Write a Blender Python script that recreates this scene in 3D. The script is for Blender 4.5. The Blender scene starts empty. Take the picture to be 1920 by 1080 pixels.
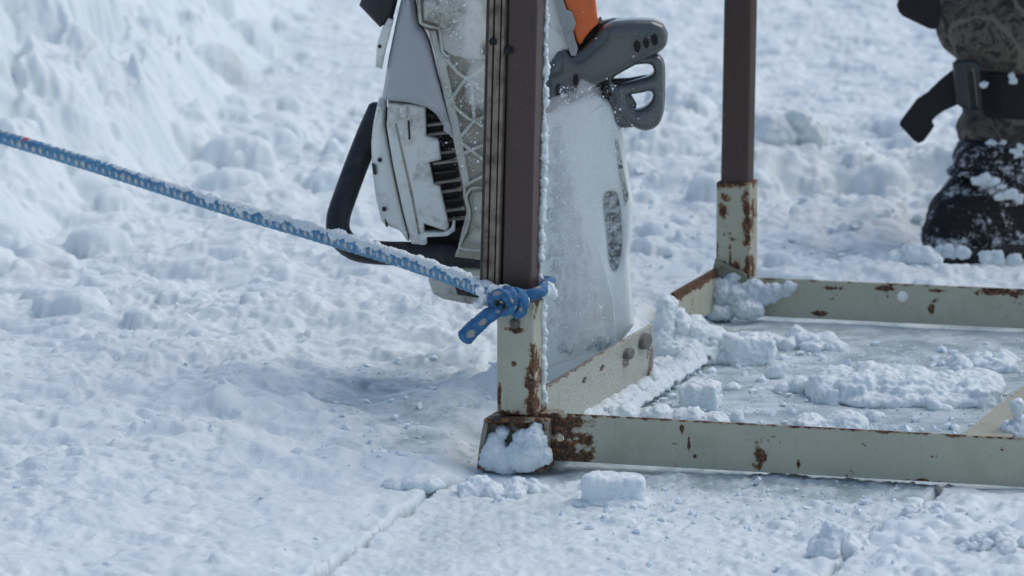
import bpy, bmesh, math, random
import numpy as np
from mathutils import Vector, Matrix

random.seed(7)
rng = np.random.default_rng(11)
SC = bpy.context.scene
COL = SC.collection
R = math.radians

# ------------------------------------------------------------------ camera, sky, sun, exposure
CAM_H, PITCH, FPX = 1.0, R(9.1), 9290.0
cam = bpy.data.cameras.new('camera')
cam.sensor_width = 36.0
cam.lens = 36.0 * FPX / 1920.0
cam.clip_start, cam.clip_end = 0.05, 500.0
cam.dof.use_dof = True
cam.dof.focus_distance = 5.25
cam.dof.aperture_fstop = 11.5
cam_o = bpy.data.objects.new('camera', cam)
COL.objects.link(cam_o)
cam_o.location = (0, 0, CAM_H)
cam_o.rotation_euler = (math.pi / 2 - PITCH, 0, 0)
SC.camera = cam_o

SUN_EL, SUN_AZ = R(56), R(66)      # azimuth: clockwise from +Y (away from the camera) towards +X
w = bpy.data.worlds.new('World')
SC.world = w
w.use_nodes = True
wn = w.node_tree
bg = wn.nodes['Background']
sky = wn.nodes.new('ShaderNodeTexSky')
sky.sky_type = 'NISHITA'
sky.sun_disc = False
sky.sun_elevation = SUN_EL
sky.sun_rotation = SUN_AZ
sky.dust_density = 1.6
sky.air_density = 1.0
sky.ozone_density = 1.0
wn.links.new(sky.outputs[0], bg.inputs[0])
bg.inputs[1].default_value = 0.145
sun = bpy.data.lights.new('sun', 'SUN')
sun.energy = 1.2
sun.angle = R(52)
sun.color = (0.98, 0.985, 0.92)
sun_o = bpy.data.objects.new('sun', sun)
COL.objects.link(sun_o)
sd = Vector((math.sin(SUN_AZ) * math.cos(SUN_EL), math.cos(SUN_AZ) * math.cos(SUN_EL), math.sin(SUN_EL)))
sun_o.rotation_euler = sd.to_track_quat('Z', 'Y').to_euler()
sun_o.location = sd * 30
SC.view_settings.view_transform = 'Standard'
SC.view_settings.look = 'None'
SC.view_settings.exposure = -0.14
SC.view_settings.gamma = 1.0
SC.view_settings.use_curve_mapping = False
SC.render.engine = 'CYCLES'
SC.cycles.use_denoising = True
SC.cycles.max_bounces = 8
SC.cycles.volume_bounces = 6
SC.cycles.caustics_reflective = False
SC.cycles.caustics_refractive = False

# ------------------------------------------------------------------ measuring helpers (photo point -> place in the world)
FWD = Vector((0, math.cos(PITCH), -math.sin(PITCH)))
UPV = Vector((0, math.sin(PITCH), math.cos(PITCH)))
def ray(x, y):
    return FWD + Vector((1, 0, 0)) * ((x - 960) / FPX) - UPV * ((y - 540) / FPX)
def G(x, y, z=0.0):
    d = ray(x, y)
    t = (z - CAM_H) / d.z
    return Vector((d.x * t, d.y * t, z))
def P(x, y, Y):
    d = ray(x, y)
    t = Y / d.y
    return Vector((d.x * t, Y, CAM_H + d.z * t))

# ------------------------------------------------------------------ noise
def _hash(ix, iy, iz, s):
    with np.errstate(over='ignore'):
        h = (ix.astype(np.int64) * 374761393 + iy.astype(np.int64) * 668265263 + iz.astype(np.int64) * 2147483647 + s * 974634541) & 0xFFFFFFFF
        h = ((h ^ (h >> 13)) * 1274126177) & 0xFFFFFFFF
        h = ((h ^ (h >> 16)) * 2246822519) & 0xFFFFFFFF
        return h ^ (h >> 15)
def perlin3(x, y, z, s=0):
    ix, iy, iz = np.floor(x), np.floor(y), np.floor(z)
    fx, fy, fz = x - ix, y - iy, z - iz
    ux, uy, uz = [f * f * f * (f * (f * 6 - 15) + 10) for f in (fx, fy, fz)]
    out = 0
    for dx in (0, 1):
        for dy in (0, 1):
            for dz in (0, 1):
                h = _hash(ix + dx, iy + dy, iz + dz, s)
                gx = (h & 1023) / 511.5 - 1
                gy = ((h >> 10) & 1023) / 511.5 - 1
                gz = ((h >> 20) & 1023) / 511.5 - 1
                v = gx * (fx - dx) + gy * (fy - dy) + gz * (fz - dz)
                out = out + v * (ux if dx else 1 - ux) * (uy if dy else 1 - uy) * (uz if dz else 1 - uz)
    return out * 1.3
def perlin2(x, y, s=0):
    ix, iy = np.floor(x), np.floor(y)
    fx, fy = x - ix, y - iy
    ux, uy = [f * f * f * (f * (f * 6 - 15) + 10) for f in (fx, fy)]
    zz = np.zeros_like(ix)
    out = 0
    for dx in (0, 1):
        for dy in (0, 1):
            h = _hash(ix + dx, iy + dy, zz, s) / 4294967295.0 * 2 * math.pi
            v = np.cos(h) * (fx - dx) + np.sin(h) * (fy - dy)
            out = out + v * (ux if dx else 1 - ux) * (uy if dy else 1 - uy)
    return out * 1.5
def sstep(a, b, x):
    t = np.clip((x - a) / (b - a), 0, 1)
    return t * t * (3 - 2 * t)

# ------------------------------------------------------------------ object helpers
def link(name, me, mat=None, parent=None):
    o = bpy.data.objects.new(name, me)
    COL.objects.link(o)
    if mat:
        me.materials.clear()
        me.materials.append(mat)
    if parent:
        o.parent = parent
    return o
def tag(o, label=None, cat=None, group=None, kind=None):
    if label: o['label'] = label
    if cat: o['category'] = cat
    if group: o['group'] = group
    if kind: o['kind'] = kind
    return o
def empty(name, loc, rz=0):
    o = bpy.data.objects.new(name, None)
    COL.objects.link(o)
    o.location = loc
    o.rotation_euler = (0, 0, rz)
    o.empty_display_size = 0.05
    return o
def mesh_np(name, V, F, smooth=True):
    me = bpy.data.meshes.new(name)
    me.from_pydata([tuple(v) for v in V], [], [tuple(f) for f in F])
    if smooth:
        me.shade_smooth()
    return me
def finish(me, angle=40):
    me.shade_smooth()
    me.set_sharp_from_angle(angle=R(angle))
def wn_mod(o):
    m = o.modifiers.new('weighted', 'WEIGHTED_NORMAL')
    m.keep_sharp = True
    return o
def catmull(pts, n):
    if n <= 1: return [tuple(p) for p in pts]
    out, L = [], len(pts)
    for i in range(L):
        p0, p1, p2, p3 = [np.array(pts[(i + k) % L], float) for k in (-1, 0, 1, 2)]
        for j in range(n):
            t = j / n
            out.append(tuple(0.5 * ((2 * p1) + (-p0 + p2) * t + (2 * p0 - 5 * p1 + 4 * p2 - p3) * t * t + (-p0 + 3 * p1 - 3 * p2 + p3) * t ** 3)))
    return out
def plate_mesh(loops, thick, bevel, mapf, res=3):
    """loops: outer + holes as 2D points (metres); a solid of this outline with rounded edges"""
    cu = bpy.data.curves.new('tmp', 'CURVE')
    cu.dimensions = '2D'
    cu.fill_mode = 'BOTH'
    cu.extrude = max(thick / 2 - bevel, 1e-5)
    cu.bevel_depth = bevel
    cu.bevel_resolution = res
    cu.offset = -bevel
    for lp in loops:
        s = cu.splines.new('POLY')
        s.points.add(len(lp) - 1)
        for q, p in zip(s.points, lp):
            q.co = (p[0], p[1], 0, 1)
        s.use_cyclic_u = True
    o = bpy.data.objects.new('tmp', cu)
    COL.objects.link(o)
    dg = bpy.context.evaluated_depsgraph_get()
    me = bpy.data.meshes.new_from_object(o.evaluated_get(dg))
    bpy.data.objects.remove(o)
    bpy.data.curves.remove(cu)
    bm = bmesh.new(); bm.from_mesh(me)
    bmesh.ops.remove_doubles(bm, verts=bm.verts, dist=1e-5)
    bmesh.ops.recalc_face_normals(bm, faces=bm.faces)
    for v in bm.verts:
        v.co = Vector(mapf(*v.co))
    bm.normal_update()
    bm.to_mesh(me); bm.free()
    me.materials.clear()
    finish(me)
    return me
def circle(cx, cy, r, n=20, ry=None, rot=0):
    ry = ry or r
    return [(cx + r * math.cos(t) * math.cos(rot) - ry * math.sin(t) * math.sin(rot), cy + r * math.cos(t) * math.sin(rot) + ry * math.sin(t) * math.cos(rot)) for t in [2 * math.pi * i / n for i in range(n)]]
def box_mesh(x0, x1, y0, y1, z0, z1, bev=0.0015, seg=3):
    bm = bmesh.new()
    bmesh.ops.create_cube(bm, size=1)
    for v in bm.verts:
        v.co = ((x0 + x1) / 2 + v.co.x * (x1 - x0), (y0 + y1) / 2 + v.co.y * (y1 - y0), (z0 + z1) / 2 + v.co.z * (z1 - z0))
    if bev:
        bmesh.ops.bevel(bm, geom=bm.edges[:], offset=bev, segments=seg, profile=0.5, affect='EDGES')
    me = bpy.data.meshes.new('box')
    bm.to_mesh(me); bm.free()
    finish(me)
    return me
def frames(pts):
    pts = [Vector(p) for p in pts]
    T = [(pts[min(i + 1, len(pts) - 1)] - pts[max(i - 1, 0)]).normalized() for i in range(len(pts))]
    n = T[0].cross(Vector((0, 0, 1)))
    if n.length < 1e-3: n = T[0].cross(Vector((0, 1, 0)))
    n.normalize()
    out = []
    for i, t in enumerate(T):
        n = (n - t * n.dot(t)).normalized()
        out.append((pts[i], t, n, t.cross(n)))
    return out
def resample(pts, step, closed=False):
    P_ = [Vector(p) for p in pts]
    sm = []
    for i in range(len(P_) - 1):
        p0, p1, p2, p3 = P_[max(i - 1, 0)], P_[i], P_[i + 1], P_[min(i + 2, len(P_) - 1)]
        n = max(2, int((p2 - p1).length / step))
        for j in range(n):
            t = j / n
            sm.append(0.5 * ((2 * p1) + (p2 - p0) * t + (2 * p0 - 5 * p1 + 4 * p2 - p3) * t * t + (3 * p1 - p0 - 3 * p2 + p3) * t ** 3))
    sm.append(P_[-1])
    return sm
def tube(pts, r, seg=20, rf=None, capround=True):
    """swept tube; r constant or function(i/n); rounded ends. Returns verts, faces and (length, angle) per vertex"""
    fr = frames(pts)
    n = len(fr)
    V, F, U = [], [], []
    s = 0
    for i, (p, t, a, b) in enumerate(fr):
        if i: s += (p - fr[i - 1][0]).length
        rr = r(i / (n - 1)) if callable(r) else r
        for k in range(seg):
            th = 2 * math.pi * k / seg
            q = rr + (rf(s, th) if rf else 0)
            V.append(p + (a * math.cos(th) + b * math.sin(th)) * q)
            U.append((s, th))
    for i in range(n - 1):
        for k in range(seg):
            k2 = (k + 1) % seg
            F.append((i * seg + k, i * seg + k2, (i + 1) * seg + k2, (i + 1) * seg + k))
    for end, i0, sgn in ((0, 0, -1), (1, (n - 1) * seg, 1)):
        p, t, a, b = fr[0 if end == 0 else -1]
        rr = r(end) if callable(r) else r
        prev = list(range(i0, i0 + seg))
        for q in ((0.8, 0.3), (0.45, 0.48)):
            cur = []
            for k in range(seg):
                th = 2 * math.pi * k / seg
                V.append(p + (a * math.cos(th) + b * math.sin(th)) * rr * q[0] + t * sgn * rr * q[1] * (1 if capround else 0.05))
                U.append((0 if end == 0 else s, th)); cur.append(len(V) - 1)
            for k in range(seg):
                k2 = (k + 1) % seg
                f = (prev[k], prev[k2], cur[k2], cur[k])
                F.append(f if end else f[::-1])
            prev = cur
        F.append(tuple(prev) if end else tuple(prev[::-1]))
    return V, F, U
def shift(V, loc):
    loc = Vector(loc)
    return [Vector(v) - loc for v in V]

# ------------------------------------------------------------------ materials
class NT:
    def __init__(s, name):
        s.m = bpy.data.materials.new(name)
        s.m.use_nodes = True
        s.t = s.m.node_tree
        s.b = s.t.nodes['Principled BSDF']
    def n(s, typ, **kw):
        nd = s.t.nodes.new('ShaderNode' + typ)
        for k, v in kw.items(): setattr(nd, k, v)
        return nd
    def put(s, sock, v):
        if hasattr(v, 'is_linked') or isinstance(v, bpy.types.NodeSocket): s.t.links.new(v, sock)
        else: sock.default_value = v
    def math(s, op, a, b=0.0, c=None, clamp=False):
        nd = s.n('Math', operation=op, use_clamp=clamp)
        s.put(nd.inputs[0], a); s.put(nd.inputs[1], b)
        if c is not None: s.put(nd.inputs[2], c)
        return nd.outputs[0]
    def vmath(s, op, a, b):
        nd = s.n('VectorMath', operation=op)
        s.put(nd.inputs[0], a); s.put(nd.inputs[1], b)
        return nd.outputs['Value'] if op == 'LENGTH' else nd.outputs[0]
    def noise(s, scale, detail=4, rough=0.55, vec=None, dist=0.0):
        nd = s.n('TexNoise')
        nd.inputs['Scale'].default_value = scale
        nd.inputs['Detail'].default_value = detail
        nd.inputs['Roughness'].default_value = rough
        nd.inputs['Distortion'].default_value = dist
        s.put(nd.inputs['Vector'], vec if vec is not None else s.obj())
        return nd.outputs['Fac']
    def obj(s):
        if not hasattr(s, '_o'): s._o = s.n('TexCoord').outputs['Object']
        return s._o
    def ramp(s, f, stops):
        nd = s.n('ValToRGB')
        s.put(nd.inputs[0], f)
        e = nd.color_ramp.elements
        while len(e) < len(stops): e.new(0.5)
        for el, (p, c) in zip(e, stops):
            el.position = p
            el.color = (*c, 1) if not isinstance(c, (int, float)) else (c, c, c, 1)
        return nd.outputs[0]
    def mix(s, f, a, b):
        nd = s.n('Mix', data_type='RGBA')
        s.put(nd.inputs[0], f)
        for sock, v in ((nd.inputs[6], a), (nd.inputs[7], b)):
            s.put(sock, (*v, 1) if isinstance(v, tuple) and len(v) == 3 else v)
        return nd.outputs[2]
    def range(s, v, a, b, c=0.0, d=1.0):
        nd = s.n('MapRange', interpolation_type='SMOOTHSTEP')
        s.put(nd.inputs[0], v)
        for i, q in enumerate((a, b, c, d)): nd.inputs[i + 1].default_value = q
        return nd.outputs[0]
    def bump(s, h, dist, strength=1.0, normal=None):
        nd = s.n('Bump')
        nd.inputs['Strength'].default_value = strength
        nd.inputs['Distance'].default_value = dist
        s.put(nd.inputs['Height'], h)
        if normal is not None: s.put(nd.inputs['Normal'], normal)
        return nd.outputs[0]
    def set(s, **kw):
        names = dict(col='Base Color', rough='Roughness', metal='Metallic', nor='Normal', spec='Specular IOR Level', sss='Subsurface Weight', coat='Coat Weight', trans='Transmission Weight', alpha='Alpha')
        for k, v in kw.items():
            s.put(s.b.inputs[names[k]], (*v, 1) if isinstance(v, tuple) and len(v) == 3 else v)
        return s.m

def snow_material(name, ice=False, tint=(0.828, 0.888, 0.898)):
    s = NT(name)
    pos = s.n('NewGeometry').outputs['Position']
    n1 = s.noise(90, 5, 0.6, pos)
    n2 = s.noise(380, 6, 0.7, pos)
    h = s.math('ADD', s.math('MULTIPLY', n1, 1.0), s.math('MULTIPLY', n2, 0.6))
    col = s.mix(s.range(s.noise(14, 3, 0.5, pos), 0.35, 0.7), tint, (tint[0] * 0.95, tint[1] * 0.97, tint[2] * 0.985))
    rough = 0.62
    s.b.inputs['Subsurface Radius'].default_value = (1.0, 1.15, 1.3)
    s.b.inputs['Subsurface Scale'].default_value = 0.006
    if ice:
        at = s.n('Attribute', attribute_name='ice').outputs['Fac']
        br = s.math('ADD', at, s.math('MULTIPLY', s.math('SUBTRACT', n2, 0.5), 0.55))
        br = s.math('ADD', br, s.math('MULTIPLY', s.math('SUBTRACT', n1, 0.5), 0.5))
        k = s.range(br, 0.15, 0.85)
        icec = s.mix(s.range(s.noise(22, 6, 0.6, pos), 0.36, 0.64), (0.40, 0.485, 0.50), (0.68, 0.76, 0.785))
        col = s.mix(k, col, icec)
        dt = s.n('Attribute', attribute_name='dirt').outputs['Fac']
        col = s.mix(s.math('MULTIPLY', dt, 0.3), col, (0.26, 0.25, 0.22))
        rough = s.math('SUBTRACT', 0.62, s.math('MULTIPLY', k, 0.40))
    s.set(col=col, rough=rough, sss=0.45 if ice else 0.35, spec=0.5, nor=s.bump(h, 0.0028, 0.75))
    return s.m

def steel_material(name, paint, spots, top_z=None, speck=0.66, rough=0.42, topw=0.006, ice=0.0):
    """chipped paint over rust; spots: (x, y, z, rx, ry, rz) places where it has rusted through"""
    s = NT(name)
    o = s.obj()
    nA = s.noise(55, 7, 0.62, o)
    nB = s.noise(210, 5, 0.6, o)
    nC = s.noise(18, 4, 0.6, o)
    mask = s.range(s.math('ADD', s.math('MULTIPLY', nA, 0.75), s.math('MULTIPLY', nB, 0.25)), speck, speck + 0.035)
    for (x, y, z, rx, ry, rz) in spots:
        v = s.vmath('SUBTRACT', o, (x, y, z))
        v = s.vmath('DIVIDE', v, (rx, ry, rz))
        d = s.vmath('LENGTH', v, (0, 0, 0))
        e = s.math('SUBTRACT', 1.0, d)
        e = s.math('ADD', e, s.math('MULTIPLY', s.math('SUBTRACT', nA, 0.5), 3.6))
        e = s.math('ADD', e, s.math('MULTIPLY', s.math('SUBTRACT', nB, 0.5), 1.2))
        mask = s.math('MAXIMUM', mask, s.range(e, 0.08, 0.42))
    if top_z is not None:
        z = s.n('SeparateXYZ'); s.put(z.inputs[0], o)
        e = s.math('SUBTRACT', z.outputs[2], top_z - topw)
        e = s.math('ADD', s.math('DIVIDE', e, topw), s.math('MULTIPLY', s.math('SUBTRACT', nA, 0.5), 3.5))
        mask = s.math('MAXIMUM', mask, s.range(e, 0.35, 0.8))
    rustc = s.ramp(nB, [(0.3, (0.028, 0.017, 0.013)), (0.50, (0.072, 0.035, 0.02)), (0.64, (0.26, 0.11, 0.035))])
    edge = s.math('MULTIPLY', s.math('MULTIPLY', mask, s.math('SUBTRACT', 1.0, mask)), 3.2, clamp=True)
    rustc = s.mix(edge, rustc, (0.34, 0.19, 0.07))
    zs = s.vmath('MULTIPLY', o, (1.0, 1.0, 0.12))
    drip = s.range(s.noise(95, 5, 0.6, zs), 0.56, 0.74)
    stain = s.math('MAXIMUM', s.range(nC, 0.45, 0.75), drip)
    pc = s.mix(s.math('MULTIPLY', stain, 0.5), paint, (paint[0] * 0.72, paint[1] * 0.70, paint[2] * 0.62))
    pc = s.mix(s.range(nB, 0.58, 0.75, 0, 0.45), pc, (0.16, 0.12, 0.08))
    col = s.mix(mask, pc, rustc)
    rg = s.math('ADD', rough, s.math('MULTIPLY', mask, 0.35))
    hh = s.math('ADD', s.math('MULTIPLY', mask, -0.6), s.math('MULTIPLY', nB, 0.5))
    if ice:
        ic = s.noise(330, 3, 0.6, o)
        col = s.mix(s.range(ic, 0.45, 0.7, 0, ice), col, (0.62, 0.64, 0.62))
        hh = s.math('ADD', hh, s.math('MULTIPLY', ic, 2.2)); rg = 0.25
    s.set(col=col, rough=rg, nor=s.bump(hh, 0.0012, 0.7))
    return s.m

def plastic(name, col, dirtcol, amount=0.5, rough=0.4, scale=22, bump=0.0004, wet=0.0):
    s = NT(name)
    o = s.obj()
    a = s.noise(scale, 6, 0.62, o, 0.6)
    b = s.noise(scale * 7, 4, 0.6, o)
    c = s.range(s.math('ADD', s.math('MULTIPLY', a, 0.7), s.math('MULTIPLY', b, 0.3)), 0.46, 0.68)
    cc = s.mix(s.math('MULTIPLY', c, amount), col, dirtcol)
    s.set(col=cc, rough=s.math('ADD', rough, s.math('MULTIPLY', b, 0.15)), nor=s.bump(b, bump, 0.6), coat=wet)
    return s.m

M_ground = snow_material('trodden_snow', ice=True)
M_snow = snow_material('fresh_snow')
s = NT('flying_snow'); M_fly = s.set(col=(0.80, 0.87, 0.91), rough=0.4)
M_slush = snow_material('grey_slush', tint=(0.70, 0.76, 0.79))
M_plw = plastic('white_plastic', (0.80, 0.80, 0.74), (0.25, 0.21, 0.165), 0.7, 0.38, 20)
M_plc = plastic('cream_plastic', (0.56, 0.56, 0.49), (0.14, 0.10, 0.065), 0.9, 0.5, 30)
M_pld = plastic('dirty_recess', (0.37, 0.34, 0.28), (0.13, 0.11, 0.075), 0.95, 0.6, 40)
M_plg = plastic('smooth_grey_shell', (0.42, 0.43, 0.44), (0.5, 0.5, 0.5), 0.4, 0.32, 12)
M_ora = plastic('orange_plastic', (0.78, 0.15, 0.03), (0.35, 0.07, 0.02), 0.5, 0.35)
M_blk = plastic('black_rubber', (0.014, 0.015, 0.017), (0.05, 0.05, 0.055), 0.6, 0.42, 30)
M_gry = plastic('grey_handle', (0.082, 0.088, 0.087), (0.05, 0.054, 0.054), 0.5, 0.2, 26, 0.0003, 0.8)
M_drk = plastic('dark_metal', (0.025, 0.024, 0.023), (0.08, 0.065, 0.05), 0.7, 0.55, 40)
M_alu = plastic('bare_metal', (0.35, 0.36, 0.36), (0.2, 0.2, 0.2), 0.5, 0.3, 40)
M_alu.node_tree.nodes['Principled BSDF'].inputs['Metallic'].default_value = 0.7
M_gua = plastic('wet_white_guard', (0.90, 0.92, 0.88), (0.76, 0.79, 0.76), 0.5, 0.25, 35, 0.0014, 0.5)
M_blt = plastic('weathered_bolt', (0.13, 0.125, 0.115), (0.06, 0.04, 0.03), 0.7, 0.42, 120)
M_hole = NT('hole_dark').set(col=(0.01, 0.01, 0.01), rough=0.8)

# ------------------------------------------------------------------ the frame's own place: corner of the near post, local x along the near bar, local y back along the side bar
YAW = R(-16.4)
O0 = G(1000, 872)
uX = Vector((math.cos(YAW), math.sin(YAW), 0)); uY = Vector((-math.sin(YAW), math.cos(YAW), 0))
def to_local(p):
    d = Vector(p) - O0
    return Vector((d.dot(uX), d.dot(uY), d.z))
def to_world(p):
    return O0 + uX * p[0] + uY * p[1] + Vector((0, 0, p[2]))
def on_plane(x, y, axis, val):
    """where the sight line of a photo point meets the frame-local plane axis = val (0: x, 1: y, 2: z)"""
    c = to_local((0, 0, CAM_H)); d0 = ray(x, y)
    d = Vector((d0.dot(uX), d0.dot(uY), d0.z))
    t = (val - c[axis]) / d[axis]
    return c + d * t
FAR_Y = to_local(G(1405, 592)).y

# ------------------------------------------------------------------ GROUND
def gpoly(pts): return np.array([G(*p)[:2] for p in pts])
def poly_sd(X, Y, poly):
    """signed distance, positive inside"""
    ins = np.zeros(X.shape, bool); dmin = np.full(X.shape, 1e9)
    n = len(poly)
    for i in range(n):
        x0, y0 = poly[i]; x1, y1 = poly[(i + 1) % n]
        c = ((y0 > Y) != (y1 > Y)) & (X < (x1 - x0) * (Y - y0) / (y1 - y0 + 1e-12) + x0)
        ins ^= c
        t = np.clip(((X - x0) * (x1 - x0) + (Y - y0) * (y1 - y0)) / ((x1 - x0) ** 2 + (y1 - y0) ** 2 + 1e-12), 0, 1)
        dmin = np.minimum(dmin, np.hypot(X - x0 - t * (x1 - x0), Y - y0 - t * (y1 - y0)))
    return np.where(ins, dmin, -dmin)
def line_d(X, Y, pts):
    d = np.full(X.shape, 1e9)
    for (x0, y0), (x1, y1) in zip(pts[:-1], pts[1:]):
        t = np.clip(((X - x0) * (x1 - x0) + (Y - y0) * (y1 - y0)) / ((x1 - x0) ** 2 + (y1 - y0) ** 2 + 1e-12), 0, 1)
        d = np.minimum(d, np.hypot(X - x0 - t * (x1 - x0), Y - y0 - t * (y1 - y0)))
    return d

def axis_coords(lo, hi, step0, step1, out_lo, out_hi):
    a = [lo]; L = hi - lo
    while a[-1] < hi:
        f = (a[-1] - lo) / L
        a.append(a[-1] + step0 + (step1 - step0) * f)
    st = step1
    while a[-1] < out_hi:
        st *= 1.35; a.append(a[-1] + st)
    pre = [lo]; st = step0
    while pre[-1] > out_lo:
        st *= 1.35; pre.append(pre[-1] - st)
    return np.array(pre[::-1][:-1] + a)
xs = axis_coords(-1.35, 1.25, 0.0029, 0.0029, -90, 90)
ys = axis_coords(4.35, 10.6, 0.0034, 0.0072, -30, 160)
X, Y = np.meshgrid(xs, ys)
core = (X > -1.4) & (X < 1.3) & (Y > 4.3) & (Y < 10.8)
def billow(sc, seed, ax=1.0):
    return np.abs(perlin2(X / sc * ax, Y / sc, seed))
fadeY = 1 - sstep(5.8, 6.8, Y)
warpx = perlin2(X / 0.05, Y / 0.05, 91) * 0.012 + perlin2(X / 0.016, Y / 0.016, 92) * 0.005 + perlin2(X / 0.007, Y / 0.007, 95) * 0.002 * fadeY
warpy = perlin2(X / 0.05, Y / 0.05, 93) * 0.012 + perlin2(X / 0.016, Y / 0.016, 94) * 0.005 + perlin2(X / 0.007, Y / 0.007, 96) * 0.002 * fadeY
big = perlin2(X / 0.55, Y / 0.7, 1)
med = perlin2(X / 0.16, Y / 0.2, 2)

# flat cut ice: inside the frame, the strip before the near bar, and a wet track left of it
ice_polys = [
    (gpoly([(1010, 770), (1230, 640), (1400, 540), (1500, 560), (2100, 600), (2300, 930), (1900, 920), (1500, 890), (1020, 880)]), 0.035, 1.0),
    (gpoly([(860, 905), (1020, 870), (1500, 900), (1760, 925), (1620, 1030), (1500, 1010), (1200, 965), (1000, 1010), (740, 1130), (640, 1090)]), 0.05, 0.42),
    (gpoly([(1010, 840), (1760, 880), (1750, 945), (1500, 940), (1230, 922), (1040, 900)]), 0.03, 0.95),
    (gpoly([(640, 700), (800, 680), (930, 690), (935, 770), (900, 860), (700, 850), (560, 800), (520, 760)]), 0.10, 0.62),
    (gpoly([(1420, 470), (1730, 470), (1740, 520), (1440, 520)]), 0.08, 0.55),
    (gpoly([(1240, 205), (1340, 205), (1350, 232), (1250, 236)]), 0.05, 0.8),
    (gpoly([(1480, 396), (1640, 394), (1640, 404), (1480, 406)]), 0.03, 0.8),
]
ice = np.zeros_like(X)
for poly, soft, amt in ice_polys:
    sdv = poly_sd(X, Y, poly) + med * 0.02 + perlin2(X / 0.05, Y / 0.06, 5) * 0.012
    ice = np.maximum(ice, sstep(-soft, soft, sdv) * amt)
# height of the snow layer over the ice
wX, wY = X + warpx * 1.1, Y + warpy * 1.1
def wb(sc, seed): return np.abs(perlin2(wX / (sc * 1.35), wY / sc, seed))
lump = 0.011 * wb(0.10, 11) + 0.0065 * wb(0.042, 12) * sstep(-0.4, 0.5, perlin2(X / 0.21, Y / 0.25, 15)) * 1.5 + 0.0045 * wb(0.018, 13) * sstep(-0.4, 0.5, perlin2(X / 0.13, Y / 0.2, 16)) * 1.4 + 0.0024 * fadeY * wb(0.0075, 14)
thick = 0.012 + 0.006 * big + 0.007 * med
rough_zone = sstep(5.2, 6.2, Y)
far_amp = 1 + 0.6 * sstep(6.3, 8.0, Y)
soft_front = sstep(5.0, 4.7, Y) * sstep(0.1, -0.1, X)
H = thick * 1.2 + lump * (0.72 + 0.35 * rough_zone) * (1 - 0.35 * soft_front) * (1 - 0.4 * sstep(6.8, 8.2, Y)) * (0.35 + 0.9 * sstep(-0.5, 0.7, med + 0.6 * big)) + 0.008 * perlin2(wX / 0.11, wY / 0.06, 22)
H += 0.012 * sstep(6.5, 8, Y) * perlin2(X / 0.3, Y / 0.35, 21)
# crust: broken plates and shelves of frozen slush with crisp edges
for sc_, am, sd0, off in ((0.11, 0.0055, 23, 0.0), (0.055, 0.0042, 24, 0.1), (0.026, 0.0026, 25, 0.12)):
    pn = perlin2(wX / (sc_ * 1.5), wY / sc_, sd0) + 0.25 * perlin2(wX / (sc_ * 0.35), wY / (sc_ * 0.35), sd0 + 30)
    H += am * sstep(off - 0.06, off + 0.06, pn)
# the fine-grained wet snow on the cut slab in front
slab_sd = poly_sd(X, Y, gpoly([(640, 1090), (830, 915), (1000, 850), (1780, 880), (1760, 925), (1590, 1050), (1560, 1200), (500, 1200)]))
slab = sstep(-0.02, 0.02, slab_sd)
H *= 0.14 + 0.86 * sstep(-0.02, 0.5, -slab_sd)
grain = 0.0016 * billow(0.013, 31) + 0.0012 * billow(0.0065, 32)
iceH = 0.0008 * perlin2(X / 0.08, Y / 0.08, 33) + grain * 0.6
slabH = 0.004 + 0.0015 * perlin2(wX / 0.02, wY / 0.02, 39) + 0.0035 * wb(0.032, 34) * sstep(-0.3, 0.5, med + 0.3) * (0.3 + 0.7 * sstep(0.0, 0.25, X)) + 0.0022 * wb(0.013, 36) + grain * 2.0
H = H * (1 - slab) + slabH * slab
# drifts: row of thrown-up clumps behind the saw, ridges on the left
def ridge(pts, width, height, seed, rough=0.5):
    global H
    d = line_d(X, Y, [tuple(G(*p)[:2]) for p in pts])
    q = np.exp(-(d / width) ** 2)
    m = 1 + rough * perlin2(X / (width * 0.8), Y / (width * 0.8), seed)
    H = H + height * q * np.clip(m, 0.1, 2)
ridge([(1180, 330), (1300, 345), (1420, 375), (1560, 372), (1800, 375)], 0.13, 0.045, 41, 0.9)
ridge([(1180, 250), (1300, 280), (1400, 300)], 0.12, 0.03, 42, 0.9)
ridge([(1420, 430), (1600, 420), (1740, 440)], 0.06, 0.012, 43, 0.9)
ridge([(300, 760), (420, 790), (560, 790), (690, 820), (830, 830)], 0.05, 0.012, 44, 0.9)
ridge([(0, 830), (300, 840), (560, 900), (700, 890)], 0.06, 0.012, 45, 0.8)
ridge([(560, 640), (760, 650), (930, 690)], 0.07, 0.010, 46, 0.9)
ridge([(790, 770), (870, 745), (940, 742)], 0.035, 0.026, 47, 0.4)
ridge([(1640, 1100), (1700, 1010), (1790, 980), (1930, 975)], 0.045, 0.006, 48, 0.8)
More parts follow.
